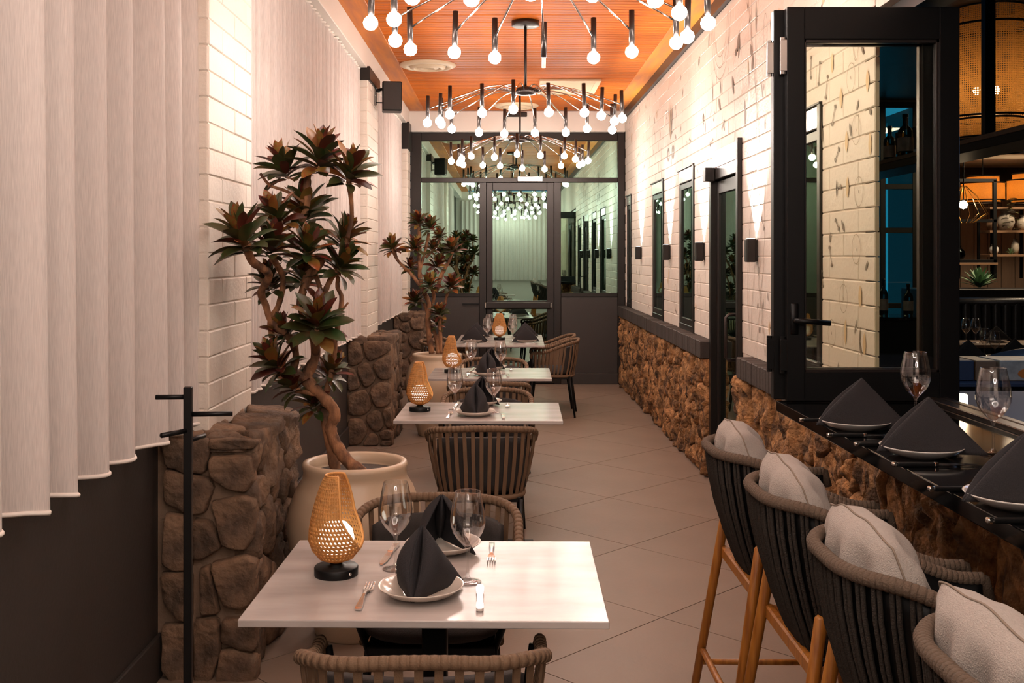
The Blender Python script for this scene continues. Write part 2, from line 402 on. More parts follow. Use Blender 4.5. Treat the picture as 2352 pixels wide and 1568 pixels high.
def pier(y0, y1, label, near):
    H = 0.93
    g = struct(MB().box(XL, y0+0.035, 0, XP-0.05, y1-0.03, H-0.03).build('stone_pillar', M['stone_mortar']), label)
    R = random.Random(int(y0*100))
    fr = (V3((XL, y0+0.035, 0)), V3((1,0,0)), V3((0,0,1)), V3((0,-1,0))); w = XP-XL
    if near:
        for q in front_px:
            poly = []
            for zx, zy in q:
                p = px(340+zx/2.347, 900+zy/2.347, y0); poly.append((p.x-XL, min(p.z, H-0.005)))
            stone_obj(poly, fr, 0.042, g, 'stone', -0.004, 26, 0.35, R, 0.07)
    else:
        for c in voronoi(w, H-0.02, 13, int(y0*10)): stone_obj(c, fr, 0.034, g, 'stone', 0.008, 14, 0.3, R)
    fs = (V3((XP-0.05, y0+0.02, 0)), V3((0,1,0)), V3((0,0,1)), V3((1,0,0)))
    for c in voronoi(y1-y0-0.03, H-0.02, 22, int(y0*10)+1): stone_obj(c, fs, 0.05, g, 'stone', 0.006, 16, 0.45, R)
    ft = (V3((XL, y0, H-0.03)), V3((1,0,0)), V3((0,1,0)), V3((0,0,1)))
    for c in voronoi(w+0.01, y1-y0, 9, int(y0*10)+2): stone_obj(c, ft, 0.035, g, 'stone', 0.008, 14, 0.3, R)
    # brick above
    by0, by1 = y0+0.17, y1-0.01
    b = struct(MB().box(XL, by0+0.006, H-0.02, XB-0.006, by1, 3.27).build('brick_pillar', M['mortar']), label.replace('fieldstone base', 'white brick pier').replace('rubble', 'brick'))
    for c, L, z, h in rows(by0, by1, H-0.02, 3.26, []):
        link('brick', brick_mesh(L, h), b, (XB+R.uniform(-0.0015, 0.0015), c, z), (0, R.uniform(-0.004, 0.004), PI/2))
    for c, L, z, h in rows(XL, XB-0.003, H-0.02, 3.26, []):
        link('brick', brick_mesh(L, h), b, (c, by0+R.uniform(-0.0015, 0.0015), z), (0, 0, 0))
    return by0, by1
pier(4.02, 4.91, 'fieldstone base of the pier behind the coat stand', True)
b2 = pier(8.95, 9.85, 'fieldstone base of the pier carrying the speaker', False)
b3 = pier(12.70, 13.29, 'fieldstone base of the pier beside the end glazing', False)
for (a, b), z0 in ((b2, 3.165), (b3, 2.95)):
    struct(MB().cbox(XL, a-0.025, z0, XB+0.02, b+0.01, 3.285, 0.006, 1).build('trim_4' if z0 > 3 else 'trim_5', M['bronze']), 'dark steel beam end on top of the brick pier')
# ---- right wall: openings, brick, rubble base, coping
WIN = [(12.62, 13.18), (10.08, 10.91), (8.47, 9.25), (5.08, 5.90)]; DOOR = (6.78, 7.69); HEAD, SILL, YJ = 2.375, 1.0, 4.36
holes = [(a, b, SILL-1, HEAD) for a, b in WIN]+[(DOOR[0], DOOR[1], -1, 2.40)]
wr = MB()
ys = sorted({YJ+0.13, YE} | {q for w in WIN for q in w} | set(DOOR))
for a, b in zip(ys, ys[1:]):
    mid = (a+b)/2
    if DOOR[0] < mid < DOOR[1]: wr.box(XR+0.006, a, 2.40, XR+0.06, b, ZC)
    elif any(p < mid < q for p, q in WIN): wr.box(XR+0.006, a, 0.9, XR+0.06, b, SILL); wr.box(XR+0.006, a, HEAD, XR+0.06, b, ZC)
    else: wr.box(XR+0.006, a, 0.9, XR+0.06, b, ZC)
wr.box(XR+0.006, -3, 2.66, XR+0.06, YJ, ZC).box(XR+0.012, -3, 1.0, XR+0.06, 0.5, 2.66)
wall_right = struct(wr.build('wall_right', M['mortar']), 'white painted brick wall with a faded plant mural')
allb = sorted(rows(YJ, YE, SILL, 3.372, holes), key=lambda b: b[0]); rest = MB(); RB = random.Random(3)
for k, (c, L, z, h) in enumerate(allb):
    dx = RB.uniform(-0.0015, 0.0015)
    if k < 300: link('brick', brick_mesh(L, h), wall_right, (XR+dx, c, z), (0, RB.uniform(-0.003, 0.003), -PI/2))
    else: brick_geo(rest, L, h, at=Matrix.Translation((XR+dx, c, z)) @ Matrix.Rotation(-PI/2, 4, 'Z'))
o = rest.build('brick_far', M['brick'], wall_right); o['kind'] = 'stuff'; o.name = 'brick_courses'
# rubble base
def rubble(y0, y1, z1, n, seed, name, label):
    g = struct(MB().box(XR-0.03, y0, 0, XR+0.06, y1, z1).build(name, M['rubble_mortar']), label)
    R = random.Random(seed); fr = (V3((XR-0.03, y0, 0)), V3((0,1,0)), V3((0,0,1)), V3((-1,0,0)))
    for c in voronoi((y1-y0)*1.7, z1-0.005, n, seed, 1): c = [(p/1.7, q) for p, q in c]; stone_obj(c, fr, R.uniform(0.028, 0.05), g, 'rubble', 0.003, 18, 1.0, R)
    return g
rubble(DOOR[1], YE, 0.875, 145, 11, 'trim_6', 'rough ochre rubble base under the windows, beyond the side door')
rubble(4.30, DOOR[0], 0.875, 55, 12, 'trim_16', 'rough ochre rubble base between the bar counter and the side door')
rubble(0.4, 4.30, 1.02, 95, 13, 'trim_7', 'rough ochre rubble base under the bar counter')
def coping(y0, y1, name, label):
    g = struct(MB().box(XR-0.080, y0+0.012, 0.880, XR+0.02, y1, SILL-0.008).build(name, M['rubble_mortar']), label); y = y0; R = random.Random(int(y0*10))
    me = MB().cbox(-0.115, 0.002, -0.064, 0.0, 0.066, 0.064, 0.005, 1).mesh('coping_brick', M['coping'])
    while y < y1-0.03:
        link('coping_brick', me, g, (XR+0.02-R.uniform(0, 0.004), y, 0.938+R.uniform(-0.002, 0.002))); y += 0.0675
coping(DOOR[1]+0.02, YE, 'trim_8', 'dark brick coping under the windows, beyond the side door')
coping(4.30, DOOR[0]-0.27, 'trim_9', 'dark brick coping between the side door and the bar counter')
# windows in the right wall
def wall_window(k, y0, y1, label):
    g = thing('window_%d' % k, label, None); struct(g)
    fx0, fx1 = XR-0.012, XR+0.045
    mb = MB().cbox(fx0, y0, SILL, fx1, y0+0.05, HEAD, 0.004, 1); mb.build('jamb', M['bronze'], g)
    MB().cbox(fx0+0.02, y1-0.05, SILL, fx1, y1, HEAD, 0.004, 1).build('jamb', M['bronze'], g)
    MB().cbox(fx0+0.008, y0+0.05, HEAD-0.115, fx1, y1-0.05, HEAD-0.005, 0.004, 1).build('head_panel', M['pale_metal'], g)  # pale panel stands in for the reveal top lit by the sconces
    MB().cbox(fx0-0.004, y0, HEAD-0.004, fx1, y1, HEAD+0.008, 0.002, 1).build('head_trim', M['bronze'], g)
    MB().cbox(fx0+0.01, y0+0.05, SILL, fx1, y1-0.05, SILL+0.05, 0.004, 1).build('sill', M['bronze'], g)
    s = MB().cbox(XR+0.008, y0+0.05, SILL+0.05, XR+0.04, y0+0.10, HEAD-0.12, 0.003, 1).cbox(XR+0.008, y1-0.10, SILL+0.05, XR+0.04, y1-0.05, HEAD-0.12, 0.003, 1)
    s.cbox(XR+0.008, y0+0.1, SILL+0.05, XR+0.04, y1-0.1, SILL+0.1, 0.003, 1).cbox(XR+0.008, y0+0.1, HEAD-0.17, XR+0.04, y1-0.1, HEAD-0.12, 0.003, 1)
    sash = s.build('sash', M['bronze'], g)
    MB().box(XR+0.02, y0+0.1, SILL+0.1, XR+0.026, y1-0.1, HEAD-0.17).build('pane', M['pane_side'], sash)
for k, (w, lab) in enumerate(zip(WIN, ('narrow dark-framed window next to the end glazing', 'dark-framed window between the two farthest wall sconces', 'dark-framed window next to the side door', 'dark-framed window seen through the open folding pane'))):
    wall_window(k+1, w[0], w[1], lab)
# side door
d1 = struct(thing('door_1', 'dark-framed glass side door with a long pull handle in the brick wall', None)); a, b = DOOR
MB().cbox(XR-0.03, a, 0, XR+0.05, a+0.06, 2.40, 0.004, 1).build('jamb', M['bronze'], d1)
MB().cbox(XR-0.035, b-0.06, 0, XR+0.05, b, 2.268, 0.004, 1).build('jamb', M['bronze'], d1)
MB().cbox(XR-0.012, a+0.06, 2.27, XR+0.05, b, 2.395, 0.004, 1).build('head_panel', M['pale_metal'], d1)
MB().cbox(XR-0.02, a+0.06, 2.18, XR+0.05, b-0.06, 2.268, 0.004, 1).build('head_rail', M['gunmetal'], d1)
MB().cbox(XR-0.09, b-0.14, 2.17, XR-0.02, b-0.05, 2.27, 0.004, 1).build('door_closer', M['bronze'], d1)
lf = MB().cbox(XR+0.005, a+0.065, 0.01, XR+0.045, a+0.15, 2.17, 0.003, 1).cbox(XR+0.005, b-0.15, 0.01, XR+0.045, b-0.065, 2.17, 0.003, 1)
lf.cbox(XR+0.005, a+0.15, 0.01, XR+0.045, b-0.15, 0.18, 0.003, 1).cbox(XR+0.005, a+0.15, 2.08, XR+0.045, b-0.15, 2.17, 0.003, 1)
leafd = lf.build('door_leaf', M['bronze'], d1)
MB().box(XR+0.02, a+0.15, 0.18, XR+0.026, b-0.15, 2.08).build('pane', M['pane_side'], leafd)
hx, hy = XR-0.085, a+0.10
MB().tube([(XR+0.004,hy,1.245),(hx+0.02,hy,1.245),(hx,hy,1.225),(hx,hy,0.965),(hx+0.02,hy,0.945),(XR+0.004,hy,0.945)], 0.011, 10).build('pull_handle', M['gunmetal'], leafd, True)
# end wall: storefront glazing
we = MB().box(XL, YE+0.12, 0, -1.12, YE+0.2, 3.22).box(1.47, YE+0.12, 0, XR+0.06, YE+0.2, 3.22).box(XL, YE+0.02, 3.19, XR+0.06, YE+0.2, ZC+0.02)
wb = struct(we.build('wall_back', M['dark_wall']), 'charcoal end wall framing the glazing')
sf = struct(thing('window_5', 'dark storefront glazing with greenish reflective panes filling the end of the room', None))
def sfbox(n, x0, x1, z0, z1, m='bronze', y0=YE, y1=YE+0.1): return MB().cbox(x0, y0, z0, x1, y1, z1, 0.005, 1).build(n, M[m], sf)
sfbox('mullion', -1.18, -1.047, 0, 3.2); sfbox('mullion', -0.305, -0.215, 0, 2.57); sfbox('mullion', 0.645, 0.735, 0, 2.57); sfbox('mullion', 1.458, XR, 0, 3.2)
sfbox('rail', -1.047, 1.458, 3.10, 3.2); sfbox('rail', -1.047, 1.458, 2.57, 2.63)
for x0, x1 in ((-1.047, -0.305), (0.735, 1.458)):
    sfbox('rail', x0, x1, 1.11, 1.16); sfbox('solid_panel', x0, x1, 0.14, 1.11, 'dark_wall', YE+0.01, YE+0.06); sfbox('skirting', x0, x1, 0, 0.14, 'dark_wall', YE-0.012, YE+0.06)
    MB().box(x0, YE+0.05, 1.16, x1, YE+0.058, 2.57).build('pane', M['pane_end'], sf)
MB().box(-1.047, YE+0.05, 2.63, 1.458, YE+0.058, 3.10).build('pane', M['pane_end'], sf)
MB().cbox(-0.52, YE-0.025, 1.015, -0.31, YE-0.008, 1.03, 0.002, 1).box(-0.34, YE-0.01, 1.015, -0.31, YE+0.03, 1.03).build('lever', M['black'], sf)
d2 = struct(thing('door_2', 'dark glass exit door with a push bar in the end glazing', None))
dl = MB().cbox(-0.213, YE-0.005, 0.01, -0.135, YE+0.045, 2.565, 0.004, 1).cbox(0.555, YE-0.005, 0.01, 0.643, YE+0.045, 2.565, 0.004, 1)
dl.cbox(-0.135, YE-0.005, 2.465, 0.555, YE+0.045, 2.565, 0.004, 1).cbox(-0.135, YE-0.005, 0.01, 0.555, YE+0.045, 0.12, 0.004, 1).cbox(-0.135, YE-0.005, 0.955, 0.555, YE+0.045, 1.065, 0.004, 1)
df = dl.build('door_leaf', M['bronze'], d2)
MB().box(-0.135, YE+0.02, 0.12, 0.555, YE+0.028, 0.955).build('pane', M['pane_end'], df); MB().box(-0.135, YE+0.02, 1.065, 0.555, YE+0.028, 2.465).build('pane', M['pane_end'], df)
pb = MB().cbox(-0.22, YE-0.09, 0.965, 0.60, YE-0.04, 1.05, 0.012, 2).build('push_bar', M['bronze'], d2)
MB().cbox(-0.235, YE-0.092, 0.972, -0.215, YE-0.005, 1.043, 0.004, 1).cbox(0.585, YE-0.085, 0.975, 0.615, YE-0.005, 1.04, 0.004, 1).build('bracket', M['silver'], pb)
MB().cbox(0.18, YE-0.06, 2.575, 0.50, YE-0.004, 2.64, 0.006, 1).build('door_closer', M['pale_metal'], d2)
bs = tag(MB().cbox(0.02, YE-0.135, 3.385, 0.30, YE-0.10, 3.445, 0.008, 1).build('sensor_box', M['gunmetal']), 'small dark sensor box on the white bulkhead above the end glazing', 'sensor')
MB().lathe([(0,0.0),(0.012,0.0),(0.012,0.01),(0,0.012)], 12).xf(Matrix.Translation((0.06,YE-0.135,3.405)) @ Matrix.Rotation(PI/2, 4, 'X')).build('lens', M['silver'], bs, True)
# dark box added behind the end glazing to block the blue sky
struct(MB().box(-1.5, 16.0, 0, 1.8, 16.1, 3.5).box(-1.6, 13.5, 0, -1.5, 16.1, 3.5).box(1.7, 13.5, 0, 1.8, 16.1, 3.5).box(-1.6, 13.5, 3.4, 1.8, 16.1, 3.5).box(-1.6, 13.45, -0.1, 1.8, 16.1, 0).build('wall_sky_block', M['dark_wall']))
# ---- mural paint on the brick wall, a few tenths of a millimetre proud
def wallpt(u, v):
    Y = (XR-0.0035)*F_PX/(u-CX); return Y, EYE-(v-CY)*Y/F_PX
mg, ml, mo = MB(), MB(), MB(); XM = XR-0.0035
def leaf2(mb, y, z, L, w, ang):
    n = 7; top = []; bot = []
    for k in range(n+1):
        t = k/n; s = w*math.sin(PI*t)**0.8*(1-0.25*t); top.append(((t-0.5)*L, s)); bot.append(((t-0.5)*L, -s))
    pts = top+bot[-2:0:-1]; c, s_ = math.cos(ang), math.sin(ang)
    mb.add([(XM, y+p*c-q*s_, z+p*s_+q*c) for p, q in pts], [tuple(range(len(pts)))])
def line2(mb, pts, w=0.004):
    vs, fs = [], []
    for i, (y, z) in enumerate(pts):
        a, b = pts[max(0, i-1)], pts[min(len(pts)-1, i+1)]; d = math.hypot(b[0]-a[0], b[1]-a[1]) or 1; nx, nz = -(b[1]-a[1])/d*w/2, (b[0]-a[0])/d*w/2
        vs += [(XM+0.0004, y+nx, z+nz), (XM+0.0004, y-nx, z-nz)]
        if i: fs.append((2*i-2, 2*i-1, 2*i+1, 2*i))
    mb.add(vs, fs)
def loop2(mb, y, z, ry, rz_, a0=0, a1=2*PI, w=0.004): line2(mb, [(y+ry*math.cos(a0+(a1-a0)*k/20), z+rz_*math.sin(a0+(a1-a0)*k/20)) for k in range(21)], w)
def bone2(mb, y, z, L, ang):
    c, s_ = math.cos(ang), math.sin(ang); line2(mb, [(y-c*L/2, z-s_*L/2), (y+c*L/2, z+s_*L/2)], 0.007)
    for e in (-1, 1): leaf2(mb, y+e*c*L/2, z+e*s_*L/2, 0.03, 0.011, ang+PI/2)
RM = random.Random(21)
def free(y, z): return not any(a-0.06 < y < b+0.06 and c < z < d+0.06 for a, b, c, d in holes)
for k in range(170):
    y, z = RM.uniform(4.5, 12.9), RM.uniform(1.08, 3.30)
    if not free(y, z): continue
    q = RM.random()
    if q < 0.55: leaf2(mg, y, z, RM.uniform(0.04, 0.09), RM.uniform(0.007, 0.014), PI/2+RM.uniform(-0.7, 0.7))
    elif q < 0.7: bone2(mg, y, z, RM.uniform(0.06, 0.1), RM.uniform(0, PI))
    elif q < 0.85: leaf2(mo, y, z, RM.uniform(0.06, 0.12), 0.018, PI/2)
    else: loop2(ml, y, z, RM.uniform(0.04, 0.07), RM.uniform(0.09, 0.13))
for u, v, L, w, a in ((1695,95,.26,.035,2.2),(1697,110,.22,.025,1.9),(1683,195,.24,.03,1.2),(1652,240,.2,.028,1.0),(1728,145,.18,.035,1.9),(1725,115,.14,.035,1.2),(1604,60,.14,.02,1.1),(1605,140,.14,.025,1.9),
    (1628,90,.22,.012,1.7),(1637,210,.3,.014,1.5),(1720,180,.2,.01,1.5),(1736,40,.3,.015,1.6),(1771,75,.3,.012,1.3),(1750,205,.24,.01,1.3),(1711,260,.3,.03,1.5),(1615,270,.12,.045,1.5),(1690,120,.1,.03,2.3),(1655,200,.18,.018,1.4),
    (1620,290,.2,.012,1.4),(1980,112,.12,.012,1.0),(1998,255,.07,.015,1.1),(1887,300,.2,.02,1.4),(1990,610,.09,.012,2.2),(1976,800,.12,.014,1.2),(1965,750,.12,.010,2.0),(1924,845,.12,.008,2.0),(1752,700,.14,.012,2.0),(1763,680,.1,.008,1.2)):
    y, z = wallpt(u, v); leaf2(mg, y, z, L*0.62, w*0.8, a)
for u, v, L, a in ((1862,155,.1,1.6),(1881,168,.1,1.8),(1898,200,.1,1.9),(1914,265,.09,2.1),(1922,355,.07,2.4),(1926,430,.05,3.1),(1922,515,.06,.7),(1907,588,.09,1.2),(1888,640,.07,1.4)):
    y, z = wallpt(u, v); bone2(mg, y, z, L, a)
for u, v in ((1954,178),(1966,298),(1972,440),(1966,572),(1937,685),(1910,765)):
    y, z = wallpt(u, v); loop2(ml, y, z, 0.055, 0.065, 0, 2*PI, 0.003); leaf2(mg, y, z, 0.02, 0.004, 1.2)
for u, v in ((1911,145),(1931,225),(1944,325),(1946,430),(1992,185),(1998,330),(1975,680),(1985,790)): y, z = wallpt(u, v); leaf2(mo, y, z, 0.10, 0.022, PI/2)
y, z = wallpt(1540, 345)                                   # fan motif above a sconce
for k, a in enumerate((-0.35, -0.17, 0, 0.17, 0.35)): leaf2(mo if k % 2 else mg, y+math.sin(a)*0.2, z+0.16+math.cos(a)*0.1, 0.34, 0.016, PI/2-a)
loop2(ml, y, z-0.6, 0.16, 0.5); loop2(ml, y, z-0.62, 0.13, 0.46)
for s in (-1, 1): loop2(mg, y+s*0.13, z-0.03, 0.05, 0.05, 0, 2*PI, 0.03)
y, z = wallpt(1655, 110)                                   # hanging garlands
for k in range(3): loop2(ml, y, z+0.2, 0.32-0.05*k, 0.42-0.08*k, PI, 2*PI, 0.005)
y, z = wallpt(1745, 300)
for k in range(3): line2(ml, [(y+0.12*math.sin(t*0.7+k)+0.1*k, 3.3-t*0.22) for t in range(11) if free(y+0.1*k, 3.3-t*0.22)], 0.005)
y, z = wallpt(1745, 720)
for k in range(2): line2(ml, [(y+0.05-0.05*t+0.03*k, 1.6-t*0.14) for t in range(5)], 0.005)
for mb, n, m in ((mg, 'leaf_motif', 'mural_grey'), (ml, 'line_motif', 'mural_line'), (mo, 'ochre_motif', 'mural_ochre')):
    o = mb.build(n, M[m], wall_right); o['kind'] = 'stuff'
# ================================================================ curtains
def curtain(name, label, y0, y1, z0, z1, xc, amp, per, seed, dens=14):
    R = random.Random(seed); n = int((y1-y0)/per*dens); off = [R.uniform(0.75, 1.3) for _ in range(400)]; ph = [0.0]
    for k in range(n): ph.append(ph[-1]+2*PI/dens*off[int(ph[-1]/(2*PI)) % 400])
    amps = [R.uniform(0.6, 1.15) for _ in range(400)]
    def X(i, t):
        p = ph[i]; a = amps[int(p/(2*PI)) % 400]*amp*(0.75+0.35*t)
        return xc+a*(math.sin(p)+0.28*math.sin(2*p+0.6))/1.1, y0+(y1-y0)*i/n+0.32*a*math.cos(p)*t
    nz = 8
    def fn(u, v):
        i = round(u*n); x, yy = X(i, v); return (x, yy, z1+(z0-z1)*v+(0.006*math.sin(i*0.37) if v > 0.99 else 0))
    o = MB().grid(fn, n, nz).build(name, M['sheer'], None, True); tag(o, label, 'curtain')
    MB().tube([(*X(i, 1), z0+0.006*math.sin(i*0.37)) for i in range(n+1)], 0.007, 6).build('hem', M['hem'], o, True)
    MB().tube([(*X(i, 0), z1-0.004) for i in range(n+1)], 0.008, 6).build('heading_tape', M['hem'], o, True)
    return o
curtain('sheer_curtain', 'wide-folded ivory sheer curtain behind the coat stand', 0.6, 4.26, 0.955, 3.26, -1.272, 0.064, 0.235, 5, 18)
curtain('sheer_curtain', 'finely pleated ivory sheer curtain directly behind the large potted tree', 4.93, 9.08, 0.955, 3.26, -1.262, 0.038, 0.105, 6, 12)
curtain('sheer_curtain', 'finely pleated ivory sheer curtain past the loudspeaker, next to the end glazing', 9.89, 12.83, 0.955, 3.26, -1.262, 0.038, 0.105, 8, 12)

o = MB().grid(lambda u, v: (-1.2+2.7*u, -2.86+0.04*math.sin(2*PI*u*22), 3.2-2.25*v), 220, 2).build('sheer_curtain', M['sheer'], None, True); tag(o, 'ivory sheer curtain at the far room end, seen as a reflection in the door', 'curtain')

# ================================================================ chandeliers
def chandelier(label, loc, rot, unlit, seed):
    R = random.Random(seed); x, y = loc; zt = ZC-2.92
    t = thing('chandelier', label, 'chandelier', (x, y, 2.92), 0, 'ring chandeliers hung in a row from the cedar ceiling')
    MB().lathe([(0,zt+0.002),(0.11,zt+0.002),(0.11,zt-0.035),(0.10,zt-0.04),(0,zt-0.04)], 28).build('canopy', M['gunmetal'], t, True)
    MB().tube([(0,0,0.0),(0,0,zt-0.03)], 0.011, 10).build('stem', M['gunmetal'], t, True)
    MB().lathe([(0,0.035),(0.05,0.035),(0.085,0.02),(0.085,-0.02),(0.03,-0.03),(0,-0.03)], 28).build('hub', M['gunmetal'], t, True)
    for k in range(18):
        a = rot+2*PI*k/18; rr = 0.75 if k % 2 else 0.69; dz = R.uniform(-0.02, 0.02)
        pts = [((0.08+(rr-0.08)*s)*math.cos(a), (0.08+(rr-0.08)*s)*math.sin(a), 0.045*math.sin(PI*min(1, s*1.25))*(1-s)-0.135*s**2.2+dz*s) for s in [q/9 for q in range(10)]]
        MB().tube(pts, 0.0055, 6).build('arm', M['chrome'], t, True)
        tl = R.uniform(-0.04, 0.04); dx, dy = math.cos(a), math.sin(a); e = pts[-1]; c = Vector((e[0]+dx*0.016, e[1]+dy*0.016, e[2])); ax = Vector((dx*tl-dy*tl*0.4, dy*tl+dx*tl*0.4, 1)).normalized()
        s = MB().tube([c-ax*0.085, c+ax*0.10], 0.0145, 12).build('socket', M['gunmetal'], t, True)
        b = c-ax*(0.085+0.027)
        if k == unlit: MB().tube([b-ax*0.028, b+ax*0.022], 0.011, 10).build('bulb', M['bulb_off'], s, True)
        else:
            bm = bmesh.new(); bmesh.ops.create_icosphere(bm, subdivisions=2, radius=0.034)
            mb = MB(); bm.verts.index_update(); mb.add([v.co+b for v in bm.verts], [[v.index for v in f.verts] for f in bm.faces]); bm.free()
            mb.build('bulb', M['bulb'], s, True)
    return t
chandelier('ring chandelier above the table by the coat stand, with one unlit bulb', (0.163, 4.83), 0.10, 4, 1)
chandelier('ring chandelier between the round ceiling vent and the rectangular vent', (0.174, 8.20), 0.04, -1, 2)
chandelier('ring chandelier hung just in front of the white bulkhead and end glazing', (0.185, 11.60), 0.12, -1, 3)
chandelier('ring chandelier over the camera, seen as a reflection in the end glazing', (0.155, 1.45), 0.0, -1, 4)
chandelier('ring chandelier behind the camera, seen as a reflection in the end glazing', (0.15, -1.7), 0.07, -1, 5)

# ================================================================ ceiling vents, speaker, sconces
v1 = thing('round_vent', 'round cream ceiling vent beside the speaker', 'vent', (-0.727, 10.05, ZC))
MB().lathe([(0.27,0.0),(0.27,-0.012),(0.24,-0.026),(0.2,-0.03),(0.19,-0.012),(0,-0.012)], 40).build('ring', M['vent'], v1, True)
for r in (0.15, 0.085): MB().lathe([(r+0.025,-0.014),(r+0.02,-0.034),(r-0.012,-0.044),(r-0.025,-0.038),(r-0.02,-0.014)], 36).build('vane', M['vent'], v1, True)
MB().lathe([(0.188,-0.0125),(0.0,-0.0126)], 36).build('slot', M['vent_dark'], v1)
v2 = tree(v1); dup(v1, (0.16, 12.75, ZC), 0, 'round cream ceiling vent next to the white bulkhead, behind a chandelier')
rv = thing('return_vent', 'rectangular cream ceiling vent with a recessed grille beside the chandelier stem', 'vent', (0.70, 11.30, ZC))
f = MB()
for a in ((-0.32,-0.45,0.32,-0.38),(-0.32,0.38,0.32,0.45),(-0.32,-0.38,-0.26,0.38),(0.26,-0.38,0.32,0.38)): f.cbox(a[0],a[1],-0.025,a[2],a[3],0,0.004,1)
f.build('frame', M['vent'], rv); MB().box(-0.26,-0.38,-0.004,0.26,0.38,-0.001).build('backing', M['vent_dark'], rv)
lv = MB().cbox(-0.26,-0.008,-0.018,0.26,0.012,-0.006,0.002,1).mesh('louver', M['vent'])
for k in range(26): link('louver', lv, rv, (0, -0.37+k*0.0295, 0))
sp = thing('loudspeaker', 'black box loudspeaker bracketed to the brick pier under the steel beam end', 'speaker', (-1.02, 9.62, 3.09), 0.12)
MB().cbox(-0.095,-0.10,-0.135,0.085,0.09,0.135,0.012,2).build('cabinet', M['black'], sp)
MB().cbox(-0.085,-0.112,-0.125,0.075,-0.10,0.125,0.006,1).build('grille', M['cushion_dark'], sp)
MB().cbox(-0.155,-0.02,-0.075,-0.145,0.02,0.09,0.003,1).tube([(-0.15,0,0.06),(-0.09,0,0.075)],0.014,8).tube([(-0.15,0,-0.05),(-0.09,0,-0.05)],0.006,8).build('bracket', M['black'], sp)
def sconce(y, label):
    t = thing('wall_sconce', label, 'wall light', (XR, y, 1.665), 0, 'uplight sconces along the brick wall')
    MB().cbox(-0.070, -0.034, -0.072, -0.012, 0.034, 0.072, 0.007, 2).build('body', M['bronze'], t)
    MB().cbox(-0.014, -0.030, -0.066, 0.0, 0.030, 0.066, 0.003, 1).build('wall_plate', M['bronze'], t)
    MB().tube([(-0.03,0.03,0.0),(-0.03,0.16,0.0)],0.006,8).build('arm', M['black'], t, True)
    MB().cbox(-0.060,-0.024,0.0715,-0.020,0.024,0.0735,0.0006,1).build('lens', M['off_white_light'], t)
    ld = bpy.data.lights.new('uplight', 'SPOT'); ld.energy = SCONCE_W; ld.spot_size = math.radians(82); ld.spot_blend = 1.0; ld.color = (1.0, 0.93, 0.88); ld.shadow_soft_size = 0.012
    l = bpy.data.objects.new('uplight', ld); C.objects.link(l); l.parent = t; l.location = (-0.042, 0, 0.082); l.rotation_euler = (PI, math.radians(12), 0)
for y, lab in ((6.385, 'dark box sconce between the side door and the folding window'), (8.06, 'dark box sconce between the side door and the next window'),
               (9.71, 'dark box sconce between the two middle windows'), (11.71, 'dark box sconce next to the narrow window at the end of the wall')): sconce(y, lab)

# ================================================================ dining chairs
def chair_plan(w, yb, yf, r, n=40):
    """U-shaped plan from one arm front round the back to the other"""
    seg = [(w, yf), (w, yb+r)]+[(w-r+r*math.cos(-PI/2*k/10), yb+r+r*math.sin(-PI/2*k/10)) for k in range(1, 11)]
    pts = seg+[(-x, y) for x, y in reversed(seg)]
    L = [0]
    for a, b in zip(pts, pts[1:]): L.append(L[-1]+math.hypot(b[0]-a[0], b[1]-a[1]))
    out, j = [], 0
    for k in range(n+1):
        t = L[-1]*k/n
        while j < len(L)-2 and L[j+1] < t: j += 1
        f = (t-L[j])/max(1e-9, L[j+1]-L[j]); out.append((pts[j][0]+f*(pts[j+1][0]-pts[j][0]), pts[j][1]+f*(pts[j+1][1]-pts[j][1])))
    return out
def sstep(a, b, x): x = max(0, min(1, (x-a)/(b-a))); return x*x*(3-2*x)
def pad(w, d, h, z, n=14, ex=3.2, crown=0.012):
    """a soft seat cushion, centred"""
    def fn(u, v):
        th, ph = 2*PI*u, PI*(v-0.5); c, s = math.cos(th), math.sin(th); k = (abs(c)**ex+abs(s)**ex)**(-1/ex); q = abs(math.cos(ph))**0.45
        return (w/2*c*k*q, d/2*s*k*q, z+h/2*math.sin(ph)+crown*math.sin(ph)*(1-q))
    return MB().grid(fn, 28, n, True)
